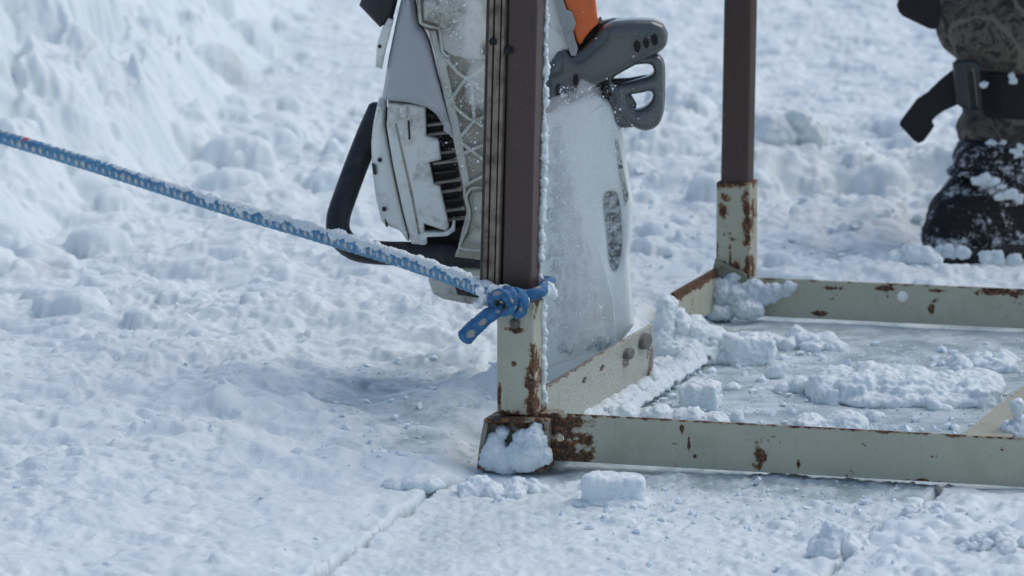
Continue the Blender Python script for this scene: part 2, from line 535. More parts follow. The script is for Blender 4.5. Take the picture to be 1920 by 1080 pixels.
# the bank on the left
foot = [(-0.30, 12.5), (-0.36, 10.4), (-0.42, 9.0), (-0.47, 8.1), (-0.44, 7.35), (-0.60, 6.75), (-0.70, 6.2), (-0.95, 5.6), (-1.5, 5.2)]
bank_poly = np.array(foot + [(-95, 5.0), (-95, 12.6)])
bd = poly_sd(X, Y, bank_poly) + perlin2(X / 0.16, Y / 0.2, 61) * 0.05
bh = np.where(bd > 0, 0.66 * (1 - np.exp(-bd / 0.55)), 0)
bl = sstep(-0.02, 0.18, bd)
def wl(sc, seed, st=3.2): return np.abs(perlin2(wX / sc, wY / (sc * st), seed))
H = H * (1 - 0.7 * bl) + bh + bl * (0.10 * wl(0.26, 62) + 0.075 * wl(0.12, 63) + 0.036 * wl(0.055, 64) + 0.014 * wl(0.026, 65, 2.5)
    + 0.045 * sstep(-0.10, 0.10, perlin2(wX / 0.16, wY / 0.5, 66)) + 0.026 * sstep(-0.12, 0.12, perlin2(wX / 0.075, wY / 0.24, 67)) - 0.07)
ice = ice * (1 - bl)

# hollows where the snow is thin show wet ice
wet = np.zeros_like(X)
for k_ in (3, 4, 5, 6):
    poly, soft, amt = ice_polys[k_]
    q = sstep(-soft, soft, poly_sd(X, Y, poly) + med * 0.03 + 0.5 * soft * perlin2(wX / 0.04, wY / 0.05, 39) + perlin2(X / 0.05, Y / 0.06, 5) * 0.012)
    wet = np.maximum(wet, q)
H *= 1 - 0.62 * wet
ice = np.maximum(ice, wet * np.clip(0.62 + 0.5 * perlin2(wX / 0.06, wY / 0.05, 40) + sstep(0.012, 0.003, H) * 0.4, 0, 1))
low = sstep(0.009, 0.003, H) * (1 - bl) * core * (1 - slab) * sstep(0.12, 0.45, -slab_sd)
ice = np.maximum(ice * (0.55 + 0.45 * sstep(0.022, 0.006, H)), low * 0.7)
flat = ice_polys[0]
sd_in = sstep(-0.02, 0.02, poly_sd(X, Y, flat[0]) + med * 0.012)
H = H * (1 - sd_in) + (iceH + 0.004 * sstep(0.0, 0.7, med) * billow(0.03, 35)) * sd_in
ice = np.where(sd_in > 0.5, np.maximum(ice, sd_in * np.clip(0.80 + 0.55 * perlin2(wX / 0.07, wY / 0.07, 37) + 0.3 * perlin2(wX / 0.02, wY / 0.02, 38), 0.2, 1)), ice)

# saw cuts
def cut(pts, width, depth, seed, step=None):
    global H, ice
    wpts = [tuple(G(*p)[:2]) for p in pts]
    d = line_d(X + warpx * 0.25, Y + warpy * 0.25, wpts)
    wv = width * (0.75 + 0.6 * perlin2(X / 0.09, Y / 0.09, seed))
    k = 1 - sstep(wv * 0.5, wv, d)
    H = H - depth * k
    ice = np.maximum(ice, k * 0.9)
cut([(560, 1110), (640, 1050), (700, 1005), (770, 952), (810, 925), (870, 893)], 0.0080, 0.021, 71)
cut([(1770, 905), (1735, 945), (1690, 985), (1590, 1045), (1520, 1110)], 0.0085, 0.015, 72)

# clumps thrown about: rounded lumps of many sizes, pressed into the surface
B = H.copy()
def bumps(n, pick, rmin, rmax, flat_=0.8, power=2.2):
    for _ in range(n):
        cx, cy = pick()
        r = rmin * (1 - random.random()) ** (-1 / power)
        r = min(r, rmax)
        i0, i1 = np.searchsorted(xs, (cx - 1.5 * r, cx + 1.5 * r)); j0, j1 = np.searchsorted(ys, (cy - 1.5 * r, cy + 1.5 * r))
        if i1 - i0 < 2 or j1 - j0 < 2: continue
        sl = (slice(j0, j1), slice(i0, i1))
        a = random.random() * 3.14; asp = random.uniform(0.65, 1.0)
        dx = X[sl] - cx + warpx[sl] * min(1, r / 0.02); dy = Y[sl] - cy + warpy[sl] * min(1, r / 0.02)
        u = (dx * math.cos(a) + dy * math.sin(a)) / r; v = (-dx * math.sin(a) + dy * math.cos(a)) / (r * asp)
        q = np.sqrt(np.clip(1 - u * u - v * v, 0, 1))
        val = q * r * flat_ * random.uniform(0.6, 1.1)
        base = B[min(j0 + (j1 - j0) // 2, len(ys) - 1), min(i0 + (i1 - i0) // 2, len(xs) - 1)]
        H[sl] = np.where(val > 0, np.maximum(H[sl], np.minimum(base, B[sl] + 0.01) + val), H[sl])
        ice[sl] = np.where(val > 0.3 * r, ice[sl] * 0.15, ice[sl])
def in_px(x0, x1, y0, y1):
    def f():
        p = G(random.uniform(x0, x1), random.uniform(y0, y1)); return p.x, p.y
    return f
def in_world(x0, x1, y0, y1):
    return lambda: (random.uniform(x0, x1), random.uniform(y0, y1))
bumps(110, in_px(-50, 960, 440, 720), 0.004, 0.018, 0.5)
bumps(60, in_px(-50, 900, 700, 1090), 0.004, 0.016, 0.45)
bumps(330, in_px(1020, 1900, 260, 410), 0.007, 0.042, 0.75)
bumps(300, in_px(1020, 1900, 380, 540), 0.005, 0.024, 0.7)
bumps(60, in_px(500, 1950, 0, 300), 0.010, 0.045, 0.4)
bumps(120, in_px(1350, 1900, 960, 1090), 0.005, 0.015, 0.5)
bumps(50, in_px(1000, 1700, 940, 1090), 0.004, 0.012, 0.4)
bumps(170, in_px(1640, 1950, 940, 1100), 0.005, 0.016, 0.5)
bumps(60, in_px(430, 720, 240, 380), 0.010, 0.04)
B = H.copy()
bumps(260, in_world(-1.3, -0.4, 5.6, 10.2), 0.014, 0.06, 0.7)
farw = 1 - 0.3 * sstep(5.8, 7.0, Y)
H += core * (1 - 0.85 * sd_in) * (1 - 0.5 * slab) * farw * (0.0009 * perlin2(X / 0.008, Y / 0.008, 81) + 0.0018 * perlin2(wX / 0.018, wY / 0.018, 82) + 0.004 * perlin2(wX / 0.05, wY / 0.035, 83))
footp = sstep(-0.03, 0.01, poly_sd(X, Y, gpoly([(880, 800), (1040, 780), (1050, 900), (880, 900)])))
H = H * (1 - footp) + (-0.010 + grain) * footp
H -= 0.0055 * np.maximum(slab, sd_in) * (1 - footp)
bootp = sstep(-0.05, 0.02, poly_sd(X, Y, gpoly([(1720, 440), (2150, 440), (2150, 520), (1740, 524)])))
H = H * (1 - bootp) + (0.001 + grain * 1.5) * bootp
# soft edge where the frame stands
dirt = np.zeros_like(X)
for (px, py, r) in ((1268, 296, 0.02), (1740, 678, 0.012), (1655, 995, 0.014), (1300, 290, 0.012), (270, 265, 0.014), (370, 332, 0.014), (100, 540, 0.02), (440, 192, 0.02)):
    g = G(px, py); dirt = np.maximum(dirt, np.exp(-((X - g.x) ** 2 + ((Y - g.y) / 1.6) ** 2) / r ** 2))
H = np.where(core, H, np.where(X < -1.3, H, 0.03))

nx, ny = len(xs), len(ys)
me = bpy.data.meshes.new('snow_ground')
co = np.stack([X, Y, H], -1).reshape(-1, 3).astype(np.float32)
idx = np.arange(nx * ny).reshape(ny, nx)
quads = np.stack([idx[:-1, :-1], idx[:-1, 1:], idx[1:, 1:], idx[1:, :-1]], -1).reshape(-1, 4).astype(np.int32)
me.vertices.add(nx * ny); me.vertices.foreach_set('co', co.ravel())
me.loops.add(quads.size); me.loops.foreach_set('vertex_index', quads.ravel())
me.polygons.add(len(quads)); me.polygons.foreach_set('loop_start', np.arange(0, quads.size, 4, dtype=np.int32))
me.update(calc_edges=True)
me.shade_smooth()
for nm, arr in (('ice', ice), ('dirt', dirt)):
    a = me.attributes.new(nm, 'FLOAT', 'POINT'); a.data.foreach_set('value', arr.ravel().astype(np.float32))
tag(link('snow_ground', me, M_ground), kind='structure')
def ground_z(x, y):
    i = min(max(np.searchsorted(xs, x), 1), nx - 1); j = min(max(np.searchsorted(ys, y), 1), ny - 1)
    return float(H[j - 1:j + 1, i - 1:i + 1].mean())

# ------------------------------------------------------------------ SNOW PIECES
def _template(box):
    bm = bmesh.new()
    if box:
        bmesh.ops.create_cube(bm, size=2)
        bmesh.ops.bevel(bm, geom=bm.edges[:], offset=0.25, segments=2, profile=0.5, affect='EDGES')
    else:
        bmesh.ops.create_icosphere(bm, subdivisions=3, radius=1)
    r = np.array([v.co[:] for v in bm.verts]), [tuple(v.index for v in f.verts) for f in bm.faces]
    bm.free()
    return r
T_ICO, T_BOX = _template(False), _template(True)
def clump_mesh(blobs, voxel=0.003, amp=0.004, seed=0, scale=0.02):
    """blobs: (x, y, z, rx, ry, rz[, box]) merged into one ragged lump"""
    Vs, Fs, k = [], [], 0
    for b in blobs:
        x, y, z, rx, ry, rz = b[:6]
        tv, tf = T_BOX if len(b) > 6 else T_ICO
        v = tv * np.array([rx, ry, rz])
        if len(b) > 6:
            v = v @ np.array(Matrix.Rotation(b[6], 3, 'Z') @ Matrix.Rotation(b[7] if len(b) > 7 else 0, 3, 'Y')).T
        Vs.append(v + np.array([x, y, z]))
        Fs += [tuple(i + k for i in f) for f in tf]; k += len(tv)
    me = mesh_np('lump', np.concatenate(Vs), Fs, False)
    o = bpy.data.objects.new('tmp', me); COL.objects.link(o)
    md = o.modifiers.new('r', 'REMESH'); md.mode = 'VOXEL'; md.voxel_size = voxel
    dg = bpy.context.evaluated_depsgraph_get()
    m2 = bpy.data.meshes.new_from_object(o.evaluated_get(dg))
    bpy.data.objects.remove(o); bpy.data.meshes.remove(me)
    n = len(m2.vertices)
    v = np.empty(n * 3); m2.vertices.foreach_get('co', v); v = v.reshape(-1, 3)
    nr = np.empty(n * 3); m2.vertices.foreach_get('normal', nr); nr = nr.reshape(-1, 3)
    a, b, c = v[:, 0] + seed * 3.1, v[:, 1], v[:, 2]
    d = amp * (0.75 - 1.7 * np.abs(perlin3(a / scale, b / scale, c / scale, seed)) + 1.0 * perlin3(a / scale * 0.6, b / scale * 0.6, c / scale * 0.6, seed + 5) - 0.9 * np.abs(perlin3(a / scale * 2.3, b / scale * 2.3, c / scale * 2.3, seed + 1)) + 0.75 * perlin3(a / scale * 4.5, b / scale * 4.5, c / scale * 4.5, seed + 2) + 0.4 * perlin3(a / scale * 9, b / scale * 9, c / scale * 9, seed + 3))
    v = v + nr * d[:, None]
    m2.vertices.foreach_set('co', v.ravel()); m2.update()
    m2.shade_smooth()
    return m2
def ragged(cx, w, d, h, n, seed, peak=0.0):
    """blob list for a ragged pile w wide, d deep, h high (local, base on z = 0)"""
    rr = random.Random(seed); out = []
    for i in range(n):
        u = rr.uniform(-1, 1); v = rr.uniform(-1, 1)
        s = math.sqrt(max(0.0, 1 - 0.75 * u * u)) * math.sqrt(max(0.05, 1 - 0.7 * v * v))
        hh = h * s * rr.uniform(0.55, 1.0)
        r = rr.uniform(0.16, 0.34) * min(w, d * 1.4, h * 2.2)
        b_ = (cx + u * w * 0.5 * 0.85, v * d * 0.5 * 0.8, max(hh - r * 0.8, r * 0.2), r, r * rr.uniform(0.8, 1.1), r * rr.uniform(0.7, 1.0))
        if i % 3:
            b_ = b_[:3] + (b_[3] * 0.8, b_[4] * 0.75, b_[5] * 0.7, rr.uniform(0, 3), rr.uniform(-0.7, 0.7))
        out.append(b_)
    for i in range(max(3, n // 3)):
        u = rr.uniform(-0.8, 0.8); r = h * 0.5
        out.append((cx + u * w * 0.5 * 0.75, rr.uniform(-0.3, 0.3) * d, h * 0.2, r * 1.1, r, h * 0.42))
    return out
def put_snow(name, label, cat, base_px, blobs, seed, voxel=0.0018, amp=0.0035, scale=0.018, rz=None, mat=None, sink=0.003, group='loose snow pieces lying around the frame', loc=None):
    p = loc or G(*base_px)
    z = p.z if loc else ground_z(p.x, p.y)
    me = clump_mesh(blobs, voxel, amp, seed, scale)
    o = link(name, me, mat or M_snow)
    o.location = (p.x, p.y, z - sink)
    o.rotation_euler = (0, 0, rz if rz is not None else random.uniform(-0.3, 0.3))
    return tag(o, label, cat, group)
K = 0.00058   # metres per photo pixel around the frame
put_snow('snow_heap', 'tall steep heap of wet snow piled at the gap in the side bar', 'snow heap', (1295, 668),
         [(-0.030, 0.0, 0.045, 0.011, 0.016, 0.034), (-0.034, 0.005, 0.020, 0.016, 0.03, 0.035), (-0.012, 0.012, 0.034, 0.014, 0.02, 0.028), (0.006, 0.02, 0.026, 0.018, 0.03, 0.026),
          (0.026, 0.03, 0.02, 0.02, 0.03, 0.018), (-0.012, 0.0, 0.015, 0.03, 0.035, 0.018), (0.012, -0.005, 0.008, 0.03, 0.03, 0.012), (0.045, 0.02, 0.010, 0.02, 0.03, 0.012), (-0.024, 0.01, 0.06, 0.008, 0.01, 0.018),
          (-0.02, -0.045, 0.004, 0.03, 0.03, 0.009)], 3, amp=0.004, rz=0, mat=M_snow)
put_snow('snow_chunk', 'upright square block of snow beside the tall heap inside the frame', 'snow chunk', (1402, 672),
         [(0, 0, 0.018, 0.026, 0.02, 0.017, 0.3, 0.05), (-0.022, -0.004, 0.008, 0.014, 0.014, 0.011), (0.02, 0.0, 0.014, 0.012, 0.014, 0.014), (0.0, 0, 0.033, 0.012, 0.012, 0.006)], 5, amp=0.0032, rz=0)
put_snow('snow_chunk', 'square snow block lying across the thin rusty flange edge inside the frame', 'snow chunk', (1312, 757),
         [(0, 0, 0.017, 0.021, 0.018, 0.015, -0.2, -0.06), (-0.012, 0, 0.01, 0.012, 0.016, 0.012), (0.006, 0, 0.030, 0.014, 0.012, 0.005)], 6, amp=0.003, rz=0)
put_snow('snow_chunk', 'low flattened lump of snow spreading left of the block on the rusty flange', 'snow chunk', (1252, 768),
         ragged(0.012, 0.035, 0.035, 0.008, 8, 8), 8, rz=0)
put_snow('snow_chunk', 'small upright snow lump standing behind two rounded lumps on the ice', 'snow chunk', (1455, 700),
         [(0, 0, 0.009, 0.011, 0.01, 0.009), (0.006, 0, 0.013, 0.006, 0.006, 0.006), (-0.008, 0, 0.005, 0.006, 0.006, 0.006)], 9, amp=0.0025)
put_snow('snow_chunk', 'two rounded snow lumps frozen together on the ice left of the wide mound', 'snow chunk', (1492, 728),
         [(0.006, 0, 0.008, 0.014, 0.012, 0.012), (-0.013, 0, 0.005, 0.010, 0.010, 0.008)], 10, amp=0.0022)
put_snow('snow_chunk', 'flat pebble of snow in front of the upright square block', 'snow chunk', (1373, 722), [(0, 0, 0.004, 0.010, 0.010, 0.006)], 12, amp=0.0018)
put_snow('snow_chunk', 'small round snow lump close behind the near bar, right of the square block', 'snow chunk', (1383, 783), [(0, 0, 0.007, 0.008, 0.008, 0.009), (-0.008, 0, 0.003, 0.006, 0.006, 0.005)], 13, amp=0.002)
put_snow('snow_mound', 'wide ragged mound of snow in the middle of the framed ice', 'snow mound', (1690, 738),
         ragged(-0.035, 0.11, 0.09, 0.054, 15, 14) + ragged(0.04, 0.11, 0.10, 0.036, 12, 15) + [(-0.085, -0.01, 0.008, 0.018, 0.03, 0.02), (-0.02, -0.045, 0.006, 0.05, 0.02, 0.009), (0.05, -0.045, 0.006, 0.05, 0.02, 0.008), (0.09, 0.03, 0.01, 0.03, 0.05, 0.016)], 14, voxel=0.0019, amp=0.0034, scale=0.027, rz=0)
put_snow('snow_mound', 'low spread of snow rising against the right edge of the framed ice', 'snow mound', (1850, 680),
         ragged(0, 0.09, 0.08, 0.020, 18, 17), 17, amp=0.003, scale=0.025, rz=0)
put_snow('snow_mound', 'bumpy clump of snow sitting just behind the near bar above its rust blotch', 'snow mound', (1555, 803),
         ragged(0, 0.078, 0.05, 0.031, 11, 18), 18, amp=0.003, scale=0.024, rz=0)
put_snow('snow_chunk', 'tiny snow crumb right of the bumpy clump behind the near bar', 'snow chunk', (1637, 780), [(0, 0, 0.006, 0.008, 0.008, 0.008)], 19, amp=0.0022)
put_snow('snow_chunk', 'small snow lump below the right end of the wide mound', 'snow chunk', (1758, 760), [(-0.004, 0, 0.006, 0.007, 0.007, 0.009), (0.008, 0, 0.003, 0.01, 0.008, 0.005)], 20, amp=0.002)
put_snow('snow_mound', 'low grey snow strip heaped under the left part of the far bar', 'snow mound', (1490, 640), ragged(0, 0.12, 0.10, 0.022, 14, 22), 22, amp=0.003, rz=0)
put_snow('snow_mound', 'narrow ridge of snow along the back of the near bar', 'snow mound', (1185, 797), [(u * 0.012 - 0.09, u * -0.0035 + 0.026, 0.010, 0.014, 0.02, 0.012 + 0.003 * math.sin(u * 2.1)) for u in range(16)], 23, amp=0.0025, rz=0, sink=-0.003)
put_snow('snow_chunk', 'jagged snow chunk lying on the flat diagonal brace at right', 'snow chunk', (1920, 846), ragged(0, 0.042, 0.05, 0.026, 9, 24) + [(-0.008, 0, 0.03, 0.007, 0.008, 0.012)], 24, amp=0.003, rz=0, sink=-0.02)
put_snow('snow_chunk', 'smooth rounded snow block on the ice in front of the near bar', 'snow chunk', (1150, 944),
         [(0, 0, 0.018, 0.030, 0.015, 0.014, 0.05, 0.03), (-0.016, 0.0, 0.020, 0.016, 0.014, 0.014), (0.018, 0, 0.018, 0.014, 0.014, 0.014), (0.0, -0.004, 0.005, 0.036, 0.02, 0.006), (0.012, -0.010, 0.003, 0.03, 0.02, 0.005), (-0.03, -0.006, 0.003, 0.02, 0.016, 0.005)], 25, amp=0.0026, scale=0.022, rz=0)
put_snow('snow_chunk', 'white snow clump on the ice right in front of the post foot', 'snow chunk', (935, 928), ragged(0, 0.07, 0.035, 0.022, 10, 26), 26, amp=0.003, rz=0)
put_snow('snow_chunk', 'small clump of snow between the post foot and the smooth block', 'snow chunk', (995, 924), ragged(0, 0.028, 0.02, 0.015, 6, 27), 27, amp=0.0024, rz=0)
put_snow('snow_chunk', 'oblong snow lump lying over the start of the saw cut left of the foot', 'snow chunk', (790, 922), [(0, 0, 0.005, 0.024, 0.02, 0.010), (-0.025, 0, 0.003, 0.015, 0.015, 0.007)], 28, amp=0.0022, rz=0)
put_snow('snow_mound', 'low lumpy spread of snow at lower right in front of the near bar', 'snow mound', (1775, 985), ragged(0, 0.085, 0.05, 0.014, 16, 30), 30, amp=0.004, rz=0)
put_snow('snow_chunk', 'pointed snow peak rising from the granular snow at the bottom edge', 'snow chunk', (1578, 1040), ragged(0, 0.055, 0.03, 0.022, 10, 32) + [(-0.006, 0, 0.016, 0.012, 0.012, 0.010, 0.5, 0.6)], 32, amp=0.003, rz=0)
put_snow('snow_mound', 'rounded snow mound at the very right end in the bottom corner', 'snow mound', (1885, 1045), ragged(0, 0.10, 0.05, 0.012, 16, 33), 33, amp=0.004, rz=0)
put_snow('snow_mound', 'peaked mound of snow between the far bar and the boot toe', 'snow mound', (1712, 532), ragged(0, 0.062, 0.05, 0.028, 9, 34), 34, amp=0.0035, rz=0)
put_snow('snow_mound', 'long snow heap covering the sole edge of the boot behind the far bar', 'snow mound', (1850, 536), ragged(0, 0.13, 0.05, 0.015, 15, 35), 35, amp=0.0035, rz=0)
put_snow('snow_chunk', 'solitary snow lump in the background right of the far post', 'snow chunk', (1480, 372), ragged(0, 0.10, 0.09, 0.055, 9, 36), 36, voxel=0.004, amp=0.004, rz=0)

# crumbs nobody could count
def crumbs(name, spec, seed):
    rr = random.Random(seed)
    t = bmesh.new(); bmesh.ops.create_icosphere(t, subdivisions=1, radius=1)
    tv = np.array([v.co[:] for v in t.verts]); tf = np.array([[v.index for v in f.verts] for f in t.faces]); t.free()
    V, F, k = [], [], 0
    for (n, pick, rmin, rmax) in spec:
        for _ in range(n):
            x, y = pick()
            r = min(rmax, rmin * (1 - rr.random()) ** (-1 / 2.0))
            sc = np.array([r * rr.uniform(0.7, 1.2), r * rr.uniform(0.7, 1.2), r * rr.uniform(0.5, 1.0)])
            jit = 1 + 0.34 * rng.standard_normal((len(tv), 1)).clip(-1.6, 1.6)
            V.append(tv * sc * jit + np.array([x, y, ground_z(x, y) + r * 0.35])); F.append(tf + k); k += len(tv)
    return link(name, mesh_np(name, np.concatenate(V), np.concatenate(F), False), M_fly)
tag(crumbs('snow_crumbs', [
    (800, in_px(1230, 1920, 630, 815), 0.0011, 0.006), (160, in_px(1040, 1920, 790, 830), 0.0014, 0.006), (260, in_px(1050, 1780, 905, 1000), 0.0011, 0.005), (90, in_px(1100, 1900, 960, 1090), 0.0012, 0.005),
    (160, in_px(560, 950, 700, 900), 0.0014, 0.005), (60, in_px(-20, 960, 560, 1080), 0.0013, 0.005), (160, in_px(1020, 1900, 300, 540), 0.003, 0.010), (240, in_px(1180, 1340, 640, 770), 0.0013, 0.005)], 5),
    kind='stuff')

# ------------------------------------------------------------------ STEEL FRAME
PAINT = (0.46, 0.455, 0.35)
fr = tag(empty('steel_frame', O0, YAW), 'rusty pale green welded steel frame with two brown upright posts standing on the ice', 'metal frame')
def sp(x, y, axis, val, rx, rz, ry=0.03):
    p = on_plane(x, y, axis, val)
    return (p.x, p.y, p.z, rx, ry, rz) if axis == 1 else (p.x, p.y, p.z, ry, rx, rz)
Z0, Z1 = 0.006, 0.056
near_spots = [sp(1030, 800, 1, 0, 0.045, 0.022), sp(1055, 840, 1, 0, 0.036, 0.036), sp(1085, 828, 1, 0, 0.020, 0.006), sp(1103, 852, 1, 0, 0.007, 0.003), sp(1425, 848, 1, 0, 0.010, 0.016), sp(1302, 856, 1, 0, 0.004, 0.004),
              sp(1292, 830, 1, 0, 0.002, 0.014), sp(1497, 873, 1, 0, 0.003, 0.008), sp(1278, 806, 1, 0, 0.003, 0.006), sp(1720, 905, 1, 0, 0.03, 0.004)]
M_near = steel_material('chipped_paint_near_bar', PAINT, near_spots, Z1 + 0.001, 0.605, topw=0.005)
fs = lambda *a, **k: sp(*a, **k)
far_spots = [fs(1560, 540, 1, FAR_Y, 0.016, 0.003), fs(1655, 540, 1, FAR_Y, 0.014, 0.004), fs(1760, 545, 1, FAR_Y, 0.022, 0.003), fs(1870, 547, 1, FAR_Y, 0.03, 0.006), fs(1747, 580, 1, FAR_Y, 0.006, 0.006), fs(1530, 588, 1, FAR_Y, 0.016, 0.004)]
M_far = steel_material('chipped_paint_far_bar', PAINT, far_spots, 0.050, 0.605, topw=0.006)
fm = lambda a, b, c, y0=0.0: (a, y0 - c, b)
BARL = 0.95
h0 = on_plane(1050, 821, 1, 0); hf = on_plane(1692, 556, 1, FAR_Y)
me = plate_mesh([[(0.002, Z0), (BARL, Z0), (BARL, Z1), (0.002, Z1)], circle(h0.x, h0.z, 0.0042, 16)], 0.005, 0.0008, lambda a, b, c: (a, 0.0025 - c, b))
o = wn_mod(link('crossbar', me, M_near, fr))
me = plate_mesh([[(0.002, 0.006), (BARL, 0.006), (BARL, 0.04), (0.002, 0.04)]], 0.004, 0.0006, lambda a, b, c: (a, b, Z0 + 0.006 + c))
wn_mod(link('flange', me, M_near, o))
me = plate_mesh([[(-0.012, 0.0), (BARL, 0.0), (BARL, 0.0495), (-0.012, 0.0475)], circle(hf.x, hf.z, 0.0068, 18)], 0.005, 0.0008, lambda a, b, c: (a, FAR_Y + 0.0025 - c, b))
wn_mod(link('crossbar', me, M_far, fr))
# side bar: a near length and a far length with a gap between; holes, bolts, flange lying on the ice
SY1 = 0.480; SY2 = 0.775
S0, S1 = 0.006, 0.0745
side_holes = [on_plane(x, y, 0, 0.003) for (x, y) in ((1097, 713), (1130, 690))]
side_spots = [(0.003, p.y, p.z, 0.02, 0.010, 0.004) for p in side_holes] + [(0.003, SY1 - 0.01, 0.03, 0.02, 0.025, 0.03), sp(1175, 680, 0, 0.003, 0.02, 0.006)]
M_side = steel_material('iced_paint_side_bar', (0.42, 0.43, 0.36), side_spots, S1 + 0.001, 0.66, topw=0.004, ice=0.6)
sm = lambda a, b, c: (c, a, b)
me = plate_mesh([[(0.042, S0), (SY1, S0), (SY1, S1 - 0.002), (0.042, S1 + 0.002)]] + [circle(p.y, p.z, 0.010, 16, 0.0033) for p in side_holes], 0.005, 0.0008, sm)
side = wn_mod(link('side_bar', me, M_side, fr))
me = plate_mesh([[(SY2, 0.008), (FAR_Y + 0.01, 0.008), (FAR_Y + 0.01, 0.058), (SY2, 0.060)]], 0.005, 0.0008, lambda a, b, c: (-0.0515 + c, a, b))
wn_mod(link('side_bar', me, M_far, fr))
fe = on_plane(1260, 715, 2, 0.006).x
M_edge = steel_material('rusty_edge', (0.22, 0.17, 0.11), [(fe, 0.5, 0.01, 0.02, 0.5, 0.02)], None, 0.4)
me = plate_mesh([[(0.003, 0.05), (fe, 0.05), (fe, 0.70), (0.003, 0.70)]], 0.004, 0.0006, lambda a, b, c: (a, b, 0.0035 + c))
wn_mod(link('flange', me, M_edge, side))
for (x, y, r) in ((1175, 663, 0.0062), (1206, 640, 0.0085)):
    p = on_plane(x, y, 0, 0.003)
    V, F, U = tube([Vector((0.001, p.y, p.z)), Vector((0.004, p.y, p.z)), Vector((0.008, p.y, p.z)), Vector((0.0095, p.y, p.z))], lambda t, r=r: r * (1 if t < 0.8 else 0.8), 16, capround=False)
    me = mesh_np('bolt_or_hole', [(v[0], p.y + (v[1] - p.y) * 2.3, v[2]) for v in V], F); finish(me)
    link('bolt_or_hole', me, M_blt, side)
# slush lying on the side flange
# sockets, uprights
def socket(y0, top, spots, nm, paint):
    m = steel_material(nm, paint, spots, top, 0.615, topw=0.013)
    o = wn_mod(link('post_socket', box_mesh(*((-0.040, 0.0) if y0 == 0 else (-0.0525, -0.0095)), y0, y0 + 0.040, Z1 - (0.004 if y0 == 0 else 0.012), top, 0.0022), m, fr))
    return o
def cs(x, y, rx, rz, y0=0.0): return sp(x, y, 1, y0, rx, rz)
ns = [cs(966, 618, 0.011, 0.004), cs(1000, 690, 0.006, 0.030), cs(997, 725, 0.009, 0.022), cs(1000, 765, 0.012, 0.02), cs(950, 778, 0.03, 0.006), cs(1015, 575, 0.012, 0.014), cs(963, 683, 0.005, 0.004), cs(936, 745, 0.003, 0.02)]
sock_n = socket(0.0, 0.174, ns, 'chipped_paint_near_socket', PAINT)
fsx = [cs(1400, 395, 0.008, 0.045, FAR_Y), cs(1362, 370, 0.010, 0.006, FAR_Y), cs(1352, 392, 0.006, 0.010, FAR_Y), cs(1372, 450, 0.006, 0.006, FAR_Y), cs(1369, 475, 0.003, 0.024, FAR_Y), cs(1384, 498, 0.008, 0.010, FAR_Y), cs(1357, 492, 0.004, 0.004, FAR_Y), cs(1402, 510, 0.008, 0.03, FAR_Y), cs(1343, 500, 0.004, 0.03, FAR_Y)]
sock_f = socket(FAR_Y, 0.165, fsx, 'chipped_paint_far_socket', PAINT)
M_brn = steel_material('brown_paint', (0.066, 0.038, 0.029), [], None, 0.63, 0.42)
def upright(y0, z0, lean, nm):
    me = box_mesh(*((-0.0365, -0.0045) if y0 == 0 else (-0.0485, -0.0135)), y0 + 0.004, y0 + 0.036, z0, 0.95, 0.003)
    for v in me.vertices: v.co.x += (v.co.z - z0) * math.tan(lean)
    return wn_mod(link('upright', me, M_brn, fr))
up_n = upright(0.0, 0.165, R(1.3), 'n')
up_f = upright(FAR_Y, 0.155, R(0.7), 'f')
# collar lip at the far socket's mouth: two thicknesses of tube
# striped channel strip fixed to the left of the near upright
s = NT('weathered_channel')
M_chan = s.set(col=s.mix(s.range(s.noise(70, 5, 0.6), 0.4, 0.7), (0.030, 0.024, 0.017), (0.075, 0.06, 0.042)), rough=0.55, nor=s.bump(s.noise(120, 4), 0.0006, 0.6))
s = NT('worn_rib')
M_rib = s.set(col=s.mix(s.range(s.noise(45, 5, 0.6), 0.4, 0.68), (0.27, 0.21, 0.155), (0.09, 0.06, 0.04)), rough=0.5)
ch = bpy.data.meshes.new('c')
def lean_mesh(me, z0, a):
    for v in me.vertices: v.co.x += (v.co.z - z0) * math.tan(a)
    return me
chan = wn_mod(link('channel_strip', lean_mesh(box_mesh(-0.0605, -0.0375, 0.004, 0.030, 0.178, 0.95, 0.0015), 0.165, R(1.5)), M_chan, fr))
for x, wd in ((-0.0535, 0.0022), (-0.0465, 0.003), (-0.0405, 0.0016)):
    wn_mod(link('rib', lean_mesh(box_mesh(x - wd, x + wd, -0.0005, 0.006, 0.182, 0.95, 0.0009), 0.165, R(1.5)), M_rib, chan))
for (x, y) in ((925, 78), (952, 95)):
    p = on_plane(x, y, 1, 0.0)
    V, F, U = tube([Vector((p.x, -0.0018, p.z)), Vector((p.x, 0.004, p.z))], 0.0042, 14, capround=False)
    link('bolt_or_hole', mesh_np('b', V, F), M_hole, chan)  # near-black disc stands for the dark of an open hole, no fastener here
# screw head on near socket
p = on_plane(966, 606, 1, 0.0)
V, F, U = tube([Vector((p.x, 0.001, p.z)), Vector((p.x, -0.003, p.z)), Vector((p.x, -0.004, p.z))], lambda t: 0.0055 if t < 0.7 else 0.0042, 16, capround=True)
link('screw_head', mesh_np('s', V, F), M_blt, sock_n)
